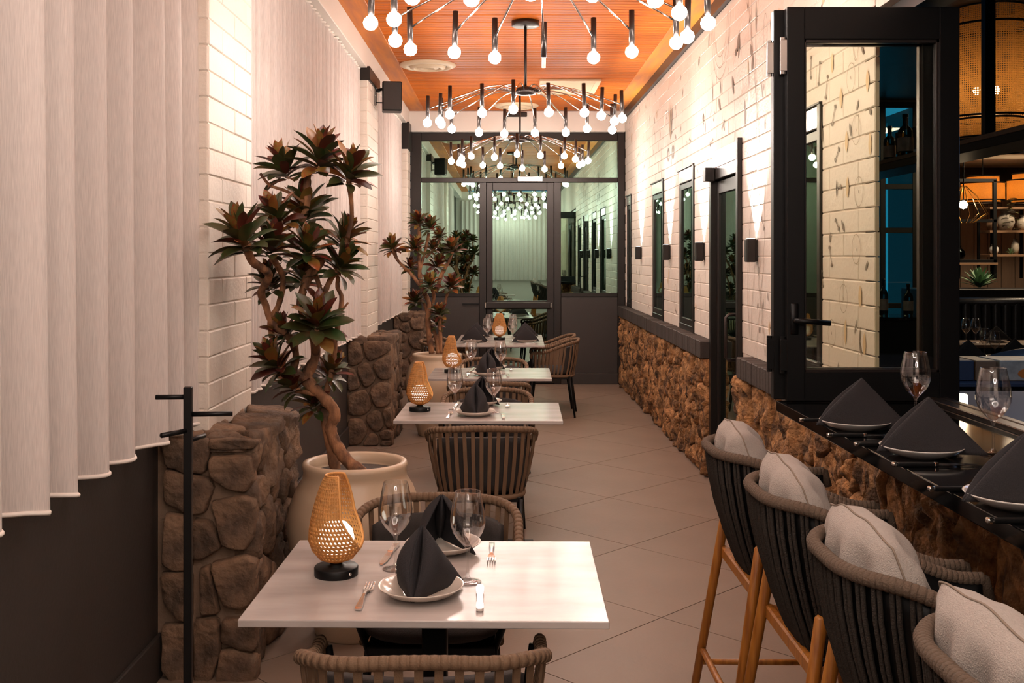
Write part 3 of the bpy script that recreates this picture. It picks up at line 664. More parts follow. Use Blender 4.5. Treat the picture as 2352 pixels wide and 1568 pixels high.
def dining_chair(label, loc, rz):
    t = thing('dining_chair', label, 'chair', loc, rz, 'woven strap armchairs at the marble tables')
    top = chair_plan(0.278, -0.275, 0.17, 0.17, 60); bot = chair_plan(0.215, -0.225, 0.17, 0.13, 60)
    zt = lambda y, x=0: 0.782-0.095*sstep(-0.24, 0.12, y)-0.02*abs(x/0.278)**2.5
    rim = [(x, y, zt(y, x)-0.012) for x, y in top]
    rim = [(rim[0][0]*0.985, rim[0][1]+0.025, rim[0][2]-0.055), (rim[0][0]*0.995, rim[0][1]+0.022, rim[0][2]-0.02)]+rim+[(rim[-1][0]*0.995, rim[-1][1]+0.022, rim[-1][2]-0.02), (rim[-1][0]*0.985, rim[-1][1]+0.025, rim[-1][2]-0.055)]
    m = MB().tube(rim, 0.0155, 10)
    r = m.build('rim', M['strap'], t, True)
    wr_ = MB()                                      # the webbing wound round the rim
    for k in range(2, len(rim)-3):
        a, b = Vector(rim[k]), Vector(rim[k+1]); wr_.tube([a.lerp(b, 0.1), a.lerp(b, 0.5), a.lerp(b, 0.9)], [0.0161, 0.0168, 0.0161], 10, True)
    wr_.build('wrapping', M['strap'], r, True)
    lo = [(x, y, 0.415+0.0*abs(x)) for x, y in bot]
    MB().tube(lo, 0.014, 8).build('lower_rail', M['strap'], t, True)
    n = 29
    for k in range(n):
        i = 1+round(58*k/(n-1)); a, b = Vector(rim[i+2]), Vector(lo[i]); d = Vector(top[min(60, i+1)])-Vector(top[i-1]); tx = Vector((d.x, d.y, 0)).normalized()
        out = Vector((tx.y, -tx.x, 0)); vs = []
        for s in (0, 0.33, 0.66, 1.0):
            p = a.lerp(b, s)-out*0.012*math.sin(PI*s); vs += [p-tx*0.0095+out*0.003, p+tx*0.0095+out*0.003, p+tx*0.0095-out*0.003, p-tx*0.0095-out*0.003]
        fs = [(4*j+q, 4*j+(q+1) % 4, 4*j+4+(q+1) % 4, 4*j+4+q) for j in range(3) for q in range(4)]
        MB().add(vs, fs).build('strap', M['strap'], t)
    fr = MB().cbox(-0.20, -0.20, 0.385, 0.20, 0.21, 0.412, 0.004, 1); fr.build('seat_frame', M['black'], t)
    pad(0.46, 0.46, 0.075, 0.452).xf(Matrix.Translation((0, 0.02, 0))).build('seat_cushion', M['cushion_dark'], t, True)
    bc = MB().grid(lambda u, v: (0.215*math.sin((u-0.5)*2.0)/math.sin(1.0), -0.215-0.03*v+0.10*(abs(u-0.5)*2)**2.4, 0.45+0.27*v-0.02*(abs(u-0.5)*2)**4*v), 14, 6).build('back_cushion', M['cushion_dark'], t, True); soft(bc, 0.03)
    for sx in (-1, 1):
        MB().tube([(sx*0.195, -0.19, 0.40), (sx*0.215, -0.245, 0.0)], [0.014, 0.010], 10).build('leg', M['black'], t, True)
        MB().tube([(sx*0.195, 0.185, 0.40), (sx*0.225, 0.225, 0.0)], [0.014, 0.010], 10).build('leg', M['black'], t, True)
        MB().tube([(sx*0.262, 0.19, 0.635), (sx*0.245, 0.19, 0.52), (sx*0.20, 0.185, 0.40)], 0.011, 8).build('arm_post', M['black'], t, True)
    return tree(t)
ch0 = dining_chair('strap armchair at the coat stand table, back to the camera, cut by the picture edge', (-0.183, 2.485, 0), 0.015)
CH = [(-0.226, 3.463, PI, 'strap armchair facing the camera behind the table by the coat stand'),
 (-0.114, 5.48, 0.02, 'strap armchair with its whole slatted back in view before the second table'),
 (-0.10, 6.475, PI, 'strap armchair facing the camera on the far side of the second table'),
 (-0.10, 7.34, 0.0, 'strap armchair with its back to the camera at the third table'),
 (-0.084, 8.51, PI, 'strap armchair facing the camera on the far side of the third table'),
 (0.50, 10.78, PI/2-0.10, 'strap armchair side-on in the aisle at the long table, black legs showing'),
 (0.50, 11.38, PI/2-0.06, 'strap armchair at the long table, behind the one with splayed legs showing'),
 (-0.56, 10.62, -PI/2, 'strap armchair beside the second potted tree, mostly hidden by the long table'),
 (-0.56, 11.30, -PI/2, 'strap armchair on the potted tree side of the long table, next to the end glazing')]
for x, y, a, lab in CH: dup(ch0, (x, y, 0), a, lab)

# ================================================================ tables and what stands on them
def table(label, loc, w, d, rz):
    t = thing('dining_table', label, 'table', loc, rz, 'white marble dining tables')
    MB().cbox(-w/2, -d/2, 0.731, w/2, d/2, 0.75, 0.0025, 2).build('tabletop', M['marble'], t)
    n = 1 if d < 1 else 2
    for k in range(n):
        c = 0 if n == 1 else (-0.4+0.8*k)
        MB().cbox(-0.034, c-0.034, 0.012, 0.034, c+0.034, 0.72, 0.004, 1).build('pedestal', M['black'], t)
        MB().cbox(-0.20, c-0.20, 0.718, 0.20, c+0.20, 0.731, 0.003, 1).build('mounting_plate', M['black'], t)
        MB().cbox(-0.30, c-0.035, 0.0, 0.30, c+0.035, 0.014, 0.003, 1).cbox(-0.035, c-0.26, 0.0, 0.035, c+0.26, 0.014, 0.003, 1).build('foot_plate', M['black'], t)
    return t
RT = -0.0165
TAB = {1: ((-0.188, 2.878, 0), 0.90, 0.711, 'the table by the coat stand'), 2: ((-0.129, 5.937, 0), 0.91, 0.70, 'the second table'),
       3: ((-0.094, 7.87, 0), 0.90, 0.71, 'the third table'), 4: ((-0.03, 11.0, 0), 0.90, 1.40, 'the long table')}
TL = {1: 'veined white marble table for two beside the coat stand', 2: 'white marble table for two in front of the second stone pier',
      3: 'white marble table for two between the second table and the long one', 4: 'long white marble table for four in front of the glass exit door'}
for k, (loc, w, d, n) in TAB.items(): table(TL[k], loc, w, d, RT)
def on(k, x, y, z=0.75):
    l = TAB[k][0]; c, s = math.cos(RT), math.sin(RT); return (l[0]+x*c-y*s, l[1]+x*s+y*c, z)
# wine glass
def wine_mesh():
    o = [(0,0.0),(0.036,0.0),(0.0375,0.0015),(0.036,0.003),(0.020,0.006),(0.008,0.011),(0.0042,0.022),(0.0036,0.05),(0.0038,0.078),(0.006,0.092),(0.016,0.104),(0.030,0.119),(0.041,0.136),(0.0468,0.154),(0.0478,0.168),(0.0455,0.19),(0.0405,0.216),(0.0345,0.2445)]
    i = [(0.0340,0.2455),(0.0335,0.2445),(0.0395,0.216),(0.0445,0.19),(0.0467,0.168),(0.0457,0.154),(0.0400,0.1365),(0.029,0.120),(0.015,0.106),(0.006,0.0985),(0,0.0965)]
    return MB().lathe(o+i, 40).mesh('wine_glass', M['wine'], True)
WG = wine_mesh()
def glass(loc, label, group='crystal wine glasses on the tables', s=1.0): return tag(link('wine_glass', WG, None, loc, (0,0,random.uniform(0,6)), (s,s,s)), label, 'wine glass', group)
PLM = {}
def plate(loc, label, r=0.112, m='plate', group='cream plates on the marble tables'):
    if (r, m) not in PLM:
        PLM[(r, m)] = MB().lathe([(0,0.0),(r*0.52,0.0),(r*0.56,0.004),(r*0.80,0.0115),(r*0.97,0.026),(r,0.0295),(r*0.985,0.0305),(r*0.94,0.0275),(r*0.78,0.016),(r*0.55,0.0085),(0,0.0075)], 48).mesh('plate', M[m], True)
    return tag(link('dinner_plate', PLM[(r, m)], None, loc), label, 'plate', group)
def napkin_mesh(h=0.160, hw=0.094, fr=0.105, bk=0.085, bulge=0.030):
    A, F = Vector((0, 0.012, h)), Vector((0, -fr, 0.0)); mb = MB()
    def side(s):
        B = Vector((s*hw, bk, 0.0))
        def fn(u, v):
            cr = A.lerp(F, v); cr = cr+Vector((s*(0.003+0.013*math.sin(PI*v)), -0.014*math.sin(PI*v), 0)); e = A.lerp(B, v**0.9); p = cr.lerp(e, u)
            n = Vector((s*0.85, -0.5, 0.15)); return p+n*(bulge*math.sin(PI*u**0.8)*math.sin(PI*min(1, v*1.05))**0.8)+Vector((0, 0, 0.004))
        return fn
    for s in (-1, 1): mb.grid(side(s), 12, 14)
    for s in (-1, 1):                                # the folded-in pocket along the crease
        def fn(u, v, s=s):
            cr = A.lerp(F, v); e = cr+Vector((s*(0.003+0.013*math.sin(PI*v)), -0.014*math.sin(PI*v), 0.004)); c = cr+Vector((0, 0.035*math.sin(PI*v)+0.003, 0.002)); return e.lerp(c, u)
        mb.grid(fn, 3, 14)
    return mb.mesh('napkin', M['napkin'], True)
NM = napkin_mesh(); NM2 = napkin_mesh(0.150, 0.075, 0.135, 0.145, 0.008)
def napkin(loc, rz, label, me=None, group='folded charcoal napkins on the marble tables'):
    o = tag(link('folded_napkin', me or NM, None, loc, (0,0,rz)), label, 'napkin', group); soft(o, 0.0045); return o
def strip(mb, pts, ws, ths):
    """a flat bar along y-z points with varying width and thickness"""
    vs = [];
    for (y, z), w, t in zip(pts, ws, ths): vs += [(-w/2,y,z-t/2),(w/2,y,z-t/2),(w/2,y,z+t/2),(-w/2,y,z+t/2)]
    n = len(pts); fs = [(4*i+q, 4*i+(q+1) % 4, 4*i+4+(q+1) % 4, 4*i+4+q) for i in range(n-1) for q in range(4)]+[(3,2,1,0), (4*n-4,4*n-3,4*n-2,4*n-1)]
    return mb.add(vs, fs)
def fork_mesh():
    mb = MB(); strip(mb, [(-0.105,0.004),(-0.10,0.005),(-0.08,0.007),(-0.05,0.009),(-0.01,0.012),(0.02,0.010),(0.035,0.006),(0.05,0.004)], [0.012,0.017,0.016,0.010,0.006,0.007,0.018,0.025], [0.004,0.005,0.005,0.005,0.004,0.003,0.003,0.003])
    for x in (-0.0105,-0.0035,0.0035,0.0105):
        t = MB(); strip(t, [(0.049,0.004),(0.075,0.004),(0.10,0.009)], [0.0042,0.0038,0.002], [0.003,0.0025,0.0018]); mb.add([(p[0]+x,p[1],p[2]) for p in t.v], t.f)
    return mb.mesh('fork', M['silver'])
def knife_mesh():
    mb = MB(); strip(mb, [(-0.11,0.006),(-0.105,0.0065),(-0.085,0.0065),(-0.05,0.0065),(-0.015,0.006),(-0.008,0.006),(0.0,0.006),(0.03,0.005),(0.075,0.004),(0.10,0.003),(0.11,0.002)], [0.010,0.018,0.019,0.014,0.013,0.018,0.013,0.020,0.021,0.013,0.004], [0.007,0.009,0.010,0.008,0.008,0.010,0.004,0.003,0.002,0.0016,0.001])
    return mb.mesh('knife', M['silver'])
FM, KM = fork_mesh(), knife_mesh()
def cutl(me, loc, rz, label, kind): return tag(link('silver_'+kind, me, None, loc, (0,0,rz)), label, kind, 'silver cutlery on the marble tables')
# cane lamp
def cane_shell(prof, nS, nZ, open_at, hole=0.29, half=None, th=0.002):
    """openwork cane: a sheet of octagonal holes following a profile r(t), z(t), open on one side"""
    mb = MB(); idx = {}
    def pt(s, t):
        r, z = prof(t); a = half(t) if half else 0.0; ph = open_at+a+(2*PI-2*a)*s; return (r*math.cos(ph), r*math.sin(ph), z)
    def V(s, t):
        k = (round(s*nS*24), round(t*nZ*24))
        if k not in idx: idx[k] = len(mb.v); mb.v.append(pt(s, t))
        return idx[k]
    for j in range(nZ):
        for i in range(nS):
            c = ((i+0.5)/nS, (j+0.5)/nZ); ring = [(0,0),(0.5,0),(1,0),(1,0.5),(1,1),(0.5,1),(0,1),(0,0.5)]
            out = [V((i+a)/nS, (j+b)/nZ) for a, b in ring]; inn = []
            for a, b in ring:
                dx, dy = a-0.5, b-0.5; d = math.hypot(dx, dy); inn.append(len(mb.v)); mb.v.append(pt(c[0]+dx/d*hole/nS, c[1]+dy/d*hole/nZ))
            for k in range(8): mb.f.append((out[k], out[(k+1) % 8], inn[(k+1) % 8], inn[k]))
    return mb, pt
def interp(tab, t):
    t = max(0, min(1, t))*(len(tab)-1); i = min(len(tab)-2, int(t)); f = t-i; f = f*f*(3-2*f)*0.35+f*0.65
    return tuple(a+(b-a)*f for a, b in zip(tab[i], tab[i+1]))
LP = [(0.016,0.036),(0.047,0.048),(0.066,0.072),(0.0755,0.098),(0.0740,0.128),(0.0690,0.158),(0.0620,0.188),(0.0540,0.216),(0.0455,0.242),(0.0370,0.262),(0.0290,0.275)]
def cane_lamp(label, loc, rz):
    t = thing('cane_lamp', label, 'lamp', loc, rz, 'golden cane table lamps')
    MB().lathe([(0,0),(0.060,0),(0.0605,0.003),(0.0605,0.022),(0.058,0.025),(0.03,0.025),(0.018,0.029),(0.016,0.038),(0,0.038)], 40).build('base', M['black'], t, True)
    prof = lambda q: interp(LP, q); half = lambda q: 0.0 if q < 0.22 else 1.05*min(1.0, (q-0.22)/0.30)**0.6
    mb, pt = cane_shell(prof, 34, 26, -0.2, 0.27, half)
    sh = mb.build('shade', M['cane'], t, True); sh['kind'] = 'stuff'; soft(sh, 0.0022)
    e1 = [pt(0.0, q/24) for q in range(5, 25)]; e2 = [pt(1.0, q/24) for q in range(5, 25)]; tp = [pt(s/24, 1.0) for s in range(25)]
    MB().tube(list(reversed(e1))+e2, 0.0036, 6).tube(tp, 0.0032, 6).build('binding', M['rim_cane'], t, True)
    bm = MB().lathe([(0,0.05),(0.028,0.058),(0.044,0.076),(0.050,0.100),(0.045,0.124),(0.029,0.143),(0,0.150)], 24); bm.build('globe', M['lampglow'], t, True)
    MB().lathe([(0,0),(0.0045,0),(0.0045,0.0015),(0,0.002)], 12).xf(Matrix.Rotation(-0.75, 4, 'Z') @ Matrix.Translation((0.0605,0,0.013)) @ Matrix.Rotation(PI/2, 4, 'Y')).build('button', M['silver'], t, True)
    return tree(t)
l0 = cane_lamp('golden cane lamp with glowing globe on the table by the coat stand', on(1, -0.274, 0.007), 0)
dup(l0, on(2, -0.345, 0.0), 0.1, 'golden cane lamp on the second table, in front of the second stone pier')
dup(l0, on(3, -0.292, 0.02), 0.25, 'golden cane lamp on the third table, in front of a sand pot')
dup(l0, on(4, -0.01, 0.0), 2.6, 'golden cane lamp in the middle of the long table, between wine glasses')
# place settings
for k in (1, 2, 3):
    n = TAB[k][3]
    plate(on(k, -0.023, -0.165), 'cream plate under a napkin on the camera side of '+n); plate(on(k, 0.005, 0.245), 'cream plate under a napkin on the far side of '+n)
    napkin(on(k, -0.023, -0.150, 0.758), -0.14 if k == 1 else 0.08, 'charcoal peaked napkin on the camera side of '+n); napkin(on(k, 0.0, 0.235, 0.758), PI+0.12, 'charcoal peaked napkin on the far side of '+n)
    glass(on(k, 0.093 if k == 1 else 0.075, -0.055), 'wine glass beside the napkin on the aisle side of '+n); glass(on(k, -0.116 if k == 1 else -0.15, 0.06), 'wine glass between the lamp and the napkins on '+n)
    cutl(FM, on(k, -0.166, -0.185), -0.03, 'silver fork on the camera side of '+n, 'fork'); cutl(KM, on(k, 0.131, -0.185), 0.02, 'silver knife on the camera side of '+n, 'knife')
    cutl(FM, on(k, 0.150, 0.21), PI, 'silver fork on the far side of '+n, 'fork'); cutl(KM, on(k, -0.150, 0.20), PI-0.12, 'silver knife on the far side of '+n, 'knife')
for sx, sy, d in ((-1,-1,'camera end, tree side'), (-1,1,'glazing end, tree side'), (1,-1,'camera end, aisle side'), (1,1,'glazing end, aisle side')):
    x, y, n = sx*0.27, sy*0.34, TAB[4][3]
    plate(on(4, x, y), 'cream plate on %s, %s' % (n, d)); napkin(on(4, x, y, 0.758), sx*PI/2+0.05*sy, 'charcoal triangle napkin on %s, %s' % (n, d), NM2)
    glass(on(4, sx*0.13, y+0.03), 'wine glass on %s, %s' % (n, d)); cutl(KM, on(4, x-0.02*sx, y-sx*0.155), sx*PI/2, 'silver knife on %s, %s' % (n, d), 'knife'); cutl(FM, on(4, x-0.02*sx, y+sx*0.155), sx*PI/2, 'silver fork on %s, %s' % (n, d), 'fork')

# ================================================================ bar counter, folding window, settings on the counter
HC, XC = 1.07, 1.06
bt = struct(MB().cbox(XC, 0.7, HC-0.042, 1.66, 4.06, HC, 0.003, 2).build('trim_10', M['black_gloss']), 'black polished bar counter under the open folding window')
tk = struct(MB().cbox(1.61, 0.7, HC, 1.66, 4.34, HC+0.02, 0.003, 1).cbox(1.67, 0.7, HC, 1.70, 4.34, HC+0.02, 0.003, 1).cbox(1.60, 0.7, HC-0.06, 1.74, 4.34, HC+0.001, 0.003, 1).build('trim_11', M['gunmetal']), 'double metal sill track behind the bar counter')
struct(MB().box(1.60, 0.5, 2.60, 1.72, 4.36, 2.70).build('trim_12', M['bronze']), 'dark frame round the bar opening')
def fold(name, x0, x1, y, label, handle):
    g = struct(thing(name, label, None)); z0, z1 = HC+0.004, 2.585; t = 0.045
    MB().cbox(x0, y, z0, x0+0.068, y+t, z1, 0.003, 1).build('stile', M['black'], g); MB().cbox(x1-0.077, y, z0, x1, y+t, z1, 0.003, 1).build('stile', M['black'], g)
    MB().cbox(x0+0.066, y, z1-0.125, x1-0.075, y+t, z1, 0.003, 1).build('rail', M['black'], g); MB().cbox(x0+0.066, y, z0, x1-0.075, y+t, z0+0.112, 0.003, 1).build('rail', M['black'], g)
    gb = MB()
    for a in ((x0+0.066,z0+0.11,x0+0.076,z1-0.123),(x1-0.087,z0+0.11,x1-0.075,z1-0.123),(x0+0.066,z0+0.11,x1-0.075,z0+0.122),(x0+0.066,z1-0.137,x1-0.075,z1-0.123)): gb.cbox(a[0], y+0.008, a[1], a[2], y+t-0.008, a[3], 0.002, 1)
    gb.build('glazing_bead', M['gunmetal'], g)
    MB().box(x0+0.07, y+0.018, z0+0.115, x1-0.08, y+0.026, z1-0.128).build('pane', M['pane_fold'], g)
    if handle:
        MB().cbox(x0+0.012, y-0.008, 1.33, x0+0.042, y+0.001, 1.45, 0.003, 1).tube([(x0+0.027, y-0.004, 1.385),(x0+0.027, y-0.045, 1.385),(x0+0.05, y-0.05, 1.384),(x0+0.15, y-0.05, 1.376)], 0.0105, 10).build('lever_handle', M['black'], g, True)
    for z in (1.25, 2.40): MB().tube([(x0-0.012, y+0.02, z-0.07),(x0-0.012, y+0.02, z+0.07)], 0.011, 10).cbox(x0-0.024, y+0.004, z-0.06, x0+0.004, y+0.012, z+0.06, 0.002, 1).build('hinge', M['pale_metal'] if z > 2 else M['black'], g)
fold('window_6', 1.087, 1.748, 4.00, 'black framed folding window pane with a lever handle, open across the bar counter', True)
fold('window_7', 1.050, 1.705, 4.056, 'second black framed folding pane stacked behind the one with the lever handle', False)
def bar_set(k, X, Y, d):
    G = 'settings on the black bar counter'
    plate((X, Y, HC), 'white plate with a triangle napkin '+d, 0.113, 'plate_white', 'white plates on the bar counter')
    napkin((X+0.01, Y, HC+0.010), -PI/2+0.03*k, 'charcoal triangle napkin on the bar counter '+d, NM2, 'charcoal napkins on the bar counter')
    for nm, dy, kind, lab in (('black_handled_knife', -0.15, 'knife', 'black handled knife with silver ends, camera side of the plate '), ('black_handled_fork', 0.15, 'fork', 'black handled fork with silver ends, far side of the plate ')):
        t = thing(nm, lab+d, kind, (X-0.02, Y+dy, HC+0.005), -PI/2, 'black handled cutlery on the bar counter')
        MB().cbox(-0.0075,-0.105,-0.0045,0.0075,-0.005,0.0065,0.003,2).build('handle', M['black'], t)
        MB().cbox(-0.0085,-0.118,-0.005,0.0085,-0.103,0.0075,0.004,2).cbox(-0.008,-0.007,-0.0045,0.008,0.006,0.007,0.003,1).build('ferrule', M['silver'], t)
        mb = MB()
        if kind == 'knife': strip(mb, [(0.005,0.001),(0.03,0.001),(0.08,0.001),(0.11,0.0)], [0.012,0.02,0.02,0.005], [0.003,0.002,0.002,0.001])
        else:
            strip(mb, [(0.005,0.001),(0.04,0.003),(0.055,0.002)], [0.006,0.008,0.024], [0.003,0.003,0.003])
            for x in (-0.009,-0.003,0.003,0.009): s = MB(); strip(s, [(0.054,0.002),(0.10,0.005)], [0.004,0.002], [0.003,0.002]); mb.add([(p[0]+x,p[1],p[2]) for p in s.v], s.f)
        mb.build('blade' if kind == 'knife' else 'tines', M['silver'], t)
bar_set(0, 1.140, 3.385, 'beside the folding window'); bar_set(1, 1.172, 2.93, 'second from the folding window'); bar_set(2, 1.150, 2.34, 'cut by the picture edge')
glass((1.357, 3.44, HC), 'wine glass on the bar counter in front of the folding window', 'wine glasses on the bar counter'); glass((1.379, 2.94, HC), 'wine glass standing near the sill track on the bar counter', 'wine glasses on the bar counter')

# ================================================================ bar stools
def stool(label, loc):
    t = thing('bar_stool', label, 'bar stool', loc, -PI/2, 'rope back bar stools at the counter')
    top = chair_plan(0.245, -0.27, 0.17, 0.20, 96); bot = chair_plan(0.175, -0.165, 0.17, 0.12, 96)
    zt = lambda y: 1.030-0.125*sstep(-0.22, 0.14, y)
    rim = [(x, y, zt(y)-0.014) for x, y in top]; rim = [(rim[0][0]*0.985, rim[0][1]+0.012, rim[0][2]-0.05)]+rim+[(rim[-1][0]*0.985, rim[-1][1]+0.012, rim[-1][2]-0.05)]
    r = MB().tube(rim, 0.0145, 10).build('rim', M['rope_rim'], t, True)
    w = MB()
    for k in range(1, len(rim)-2):
        a, b = Vector(rim[k]), Vector(rim[k+1])
        w.tube([a.lerp(b, q) for q in (0.05, 0.3, 0.7, 0.95)], [0.0149, 0.0160, 0.0160, 0.0149], 9, True)
    w.build('rope_binding', M['rope_rim'], r, True)
    lo = [(x, y, 0.63) for x, y in bot]; MB().tube(lo, 0.010, 8).build('lower_rail', M['rope'], t, True)
    for k in range(63):
        i = 1+round(94*k/62); a, b = Vector(rim[i+1]), Vector(lo[i])
        cx_ = Vector((0, 0, 0)); pts = []
        for s in (0, 0.2, 0.45, 0.7, 0.88, 1.0):
            q = a.lerp(b, s); pts.append((a.x+(b.x-a.x)*s**1.7, a.y+(b.y-a.y)*s**1.7, q.z))
        MB().tube(pts, 0.0054, 5, False).build('rope', M['rope'], t, True)
    MB().cbox(-0.17, -0.16, 0.615, 0.17, 0.19, 0.64, 0.006, 1).build('seat_frame', M['black'], t)
    sh = MB().grid(lambda u, v: (lambda i, s: (0.96*(top[i][0]+(bot[i][0]-top[i][0])*s**1.7), 0.96*(top[i][1]+(bot[i][1]-top[i][1])*s**1.7), zt(top[i][1])-0.02+(0.64-zt(top[i][1])+0.02)*s))(round(u*96), v), 96, 6).build('inner_shell', M['black'], t, True); soft(sh, 0.003)
    pad(0.38, 0.38, 0.07, 0.685).xf(Matrix.Translation((0, 0.02, 0))).build('seat_cushion', M['cushion_dark'], t, True)
    for sx in (-1, 1):
        MB().tube([(sx*0.235, -0.165, 0.765), (sx*0.236, -0.168, 0.76), (sx*0.285, -0.29, 0.0)], [0.012, 0.0165, 0.0135], 14).build('leg', M['teak'], t, True)
        MB().tube([(sx*0.225, 0.165, 0.70), (sx*0.226, 0.168, 0.695), (sx*0.275, 0.26, 0.0)], [0.012, 0.0165, 0.0135], 14).build('leg', M['teak'], t, True)
        MB().tube([(sx*0.27, -0.25, 0.23), (sx*0.26, 0.225, 0.23)], 0.010, 10).build('stretcher', M['teak'], t, True)
        MB().tube([(sx*0.238, -0.175, 0.63), (sx*0.17, -0.10, 0.625)], 0.012, 8).tube([(sx*0.228, 0.17, 0.625), (sx*0.15, 0.13, 0.625)], 0.012, 8).build('leg_bracket', M['teak'], t, True)
    MB().tube([(-0.268, -0.243, 0.275), (0.268, -0.243, 0.275)], 0.0115, 10).build('stretcher', M['teak'], t, True); MB().tube([(-0.256, 0.225, 0.28), (0.256, 0.225, 0.28)], 0.0115, 10).build('stretcher', M['teak'], t, True)
    MB().cbox(-0.235, -0.185, 0.60, 0.235, -0.16, 0.64, 0.005, 1).build('apron', M['teak'], t)
    return tree(t)
def pillow_mesh(seed):
    R = random.Random(seed); w, h, th = 0.42, 0.36, 0.16; ph = R.uniform(0, 6); mb = MB(); n = 26
    def plan(a, b):                                  # square grid pulled into a soft cornered outline
        r = max(abs(a), abs(b)); 
        if r < 1e-6: return 0.0, 0.0
        l = math.hypot(a, b); k = r/l; m = 0.45+0.55*k/0.7072 if False else k**0.42
        return a*m, b*m
    def P(a, b, s):
        x, y = plan(a, b); q = max(0.0, (1-a*a)*(1-b*b))**0.42
        wr = 0.007*math.sin(8*x+ph+3*y)*(1-abs(y))*q+0.012*math.exp(-((y-0.62)/0.22)**2)*math.sin(12*x+ph)*q+0.006*math.sin(10*y+2*ph)*q*abs(x)
        return (x*w/2, s*(th/2*q+wr), y*h/2+0.004*math.sin(9*x+ph)*abs(y))
    for s in (-1, 1): mb.grid(lambda u, v, s=s: P(2*u-1, 2*v-1, s), n, n)
    edge = [(a, b) for a, b in [(-1+2*k/n, -1) for k in range(n)]+[(1, -1+2*k/n) for k in range(n)]+[(1-2*k/n, 1) for k in range(n)]+[(-1, 1-2*k/n) for k in range(n)]]
    sm = MB().tube([P(a, b, 0) for a, b in edge], 0.0022, 6, False, True)
    return mb.mesh('pillow', M['cushion_pale'], True), sm.mesh('piping', M['seam'], True)
st0 = None
for k, (yc, d) in enumerate(((3.34, 'next to the side door'), (2.74, 'second from the side door'), (2.15, 'third from the side door'), (1.56, 'cut by the picture corner'))):
    lab = 'charcoal rope bar stool with wood legs, '+d; loc = (0.93, yc, 0)
    if st0 is None: st0 = stool(lab, loc)
    else: dup(st0, loc, -PI/2, lab)
    a, b = pillow_mesh(k+4)
    p = tag(link('throw_pillow', a, None, (0.785, yc+0.02, 0.925), (0.30, 0.05*(k % 2), -PI/2-0.05+0.03*k)), 'oatmeal linen pillow leaning in the bar stool '+d, 'pillow', 'oatmeal pillows on the bar stools')
    link('piping', b, p)

# ================================================================ coat stand
cs = thing('coat_stand', 'slim black coat stand with four short pegs before the first stone pier', 'coat stand', (-0.905, 3.0, 0), 0.10)
MB().cbox(-0.0115,-0.0115,0.012,0.0115,0.0115,1.255,0.002,1).build('post', M['black'], cs); MB().lathe([(0,0),(0.15,0),(0.15,0.010),(0.145,0.014),(0,0.014)], 36).build('base', M['black'], cs, True)
for a, z, L in ((PI, 1.226, 0.09), (0.0, 1.176, 0.125), (-PI/2-0.6, 1.13, 0.10), (PI/2-0.35, 1.10, 0.09)):
    c, s = math.cos(a), math.sin(a); MB().tube([(c*0.01, s*0.01, z), (c*L, s*L, z)], 0.0072, 10).build('peg', M['black'], cs, True)
# ================================================================ potted trees
def leaf_mesh(m, w=0.15, droop=0.12, fold=0.35):
    vs = []; n = 6
    for k in range(n+1):
        t = k/n; ww = w*(0.55+1.1*t)*(1-t**2.2)**0.8 if t > 0 else w*0.5; z = 0.05*math.sin(PI*t)+0.06*t*t-droop*t*t
        vs += [(t, -ww, z+ww*fold), (t, 0, z), (t, ww, z+ww*fold)]
    fs = [(3*k+a, 3*k+3+a, 3*k+4+a, 3*k+1+a) for k in range(n) for a in (0, 1)]
    return MB().add(vs, fs).mesh('leaf', M[m], True)
LM = {m: [leaf_mesh(m, w, d) for w, d in ((0.21, 0.06), (0.24, 0.16), (0.19, -0.02))] for m in ('leaf_green', 'leaf_red', 'leaf_olive')}
def rosette_leaves(c, R_, rnd, tilt, per=20):
    """matrices and colours of the leaves of one head"""
    out = []; ax = Vector((tilt[0], tilt[1], 1)).normalized(); q = Vector((0, 0, 1)).rotation_difference(ax).to_matrix().to_4x4()
    for k in range(per):
        f = k/(per-1); el = math.radians(84-92*f**0.8)+rnd.uniform(-0.16, 0.16); az = k*2.399+rnd.uniform(-0.25, 0.25)
        L = R_*(0.62+0.46*math.sin(PI*min(1, f*0.8+0.05)))*rnd.uniform(0.88, 1.14); up = R_*(0.30-0.62*f)
        Mx = Matrix.Translation(c) @ q @ Matrix.Translation((0, 0, up)) @ Matrix.Rotation(az, 4, 'Z') @ Matrix.Rotation(-el, 4, 'Y') @ Matrix.Translation((0.010, 0, 0)) @ Matrix.Rotation(rnd.uniform(-0.35, 0.35), 4, 'X') @ Matrix.Diagonal((L, L*rnd.uniform(0.85, 1.15), L, 1))
        p = rnd.random(); col = ('leaf_olive' if p < 0.48 else 'leaf_red' if p < 0.78 else 'leaf_green') if f < 0.42 else ('leaf_green' if p < 0.70 else 'leaf_red' if p < 0.86 else 'leaf_olive')
        out.append((Mx, col, 2 if f < 0.3 else 1 if f > 0.7 else 0))
    return out
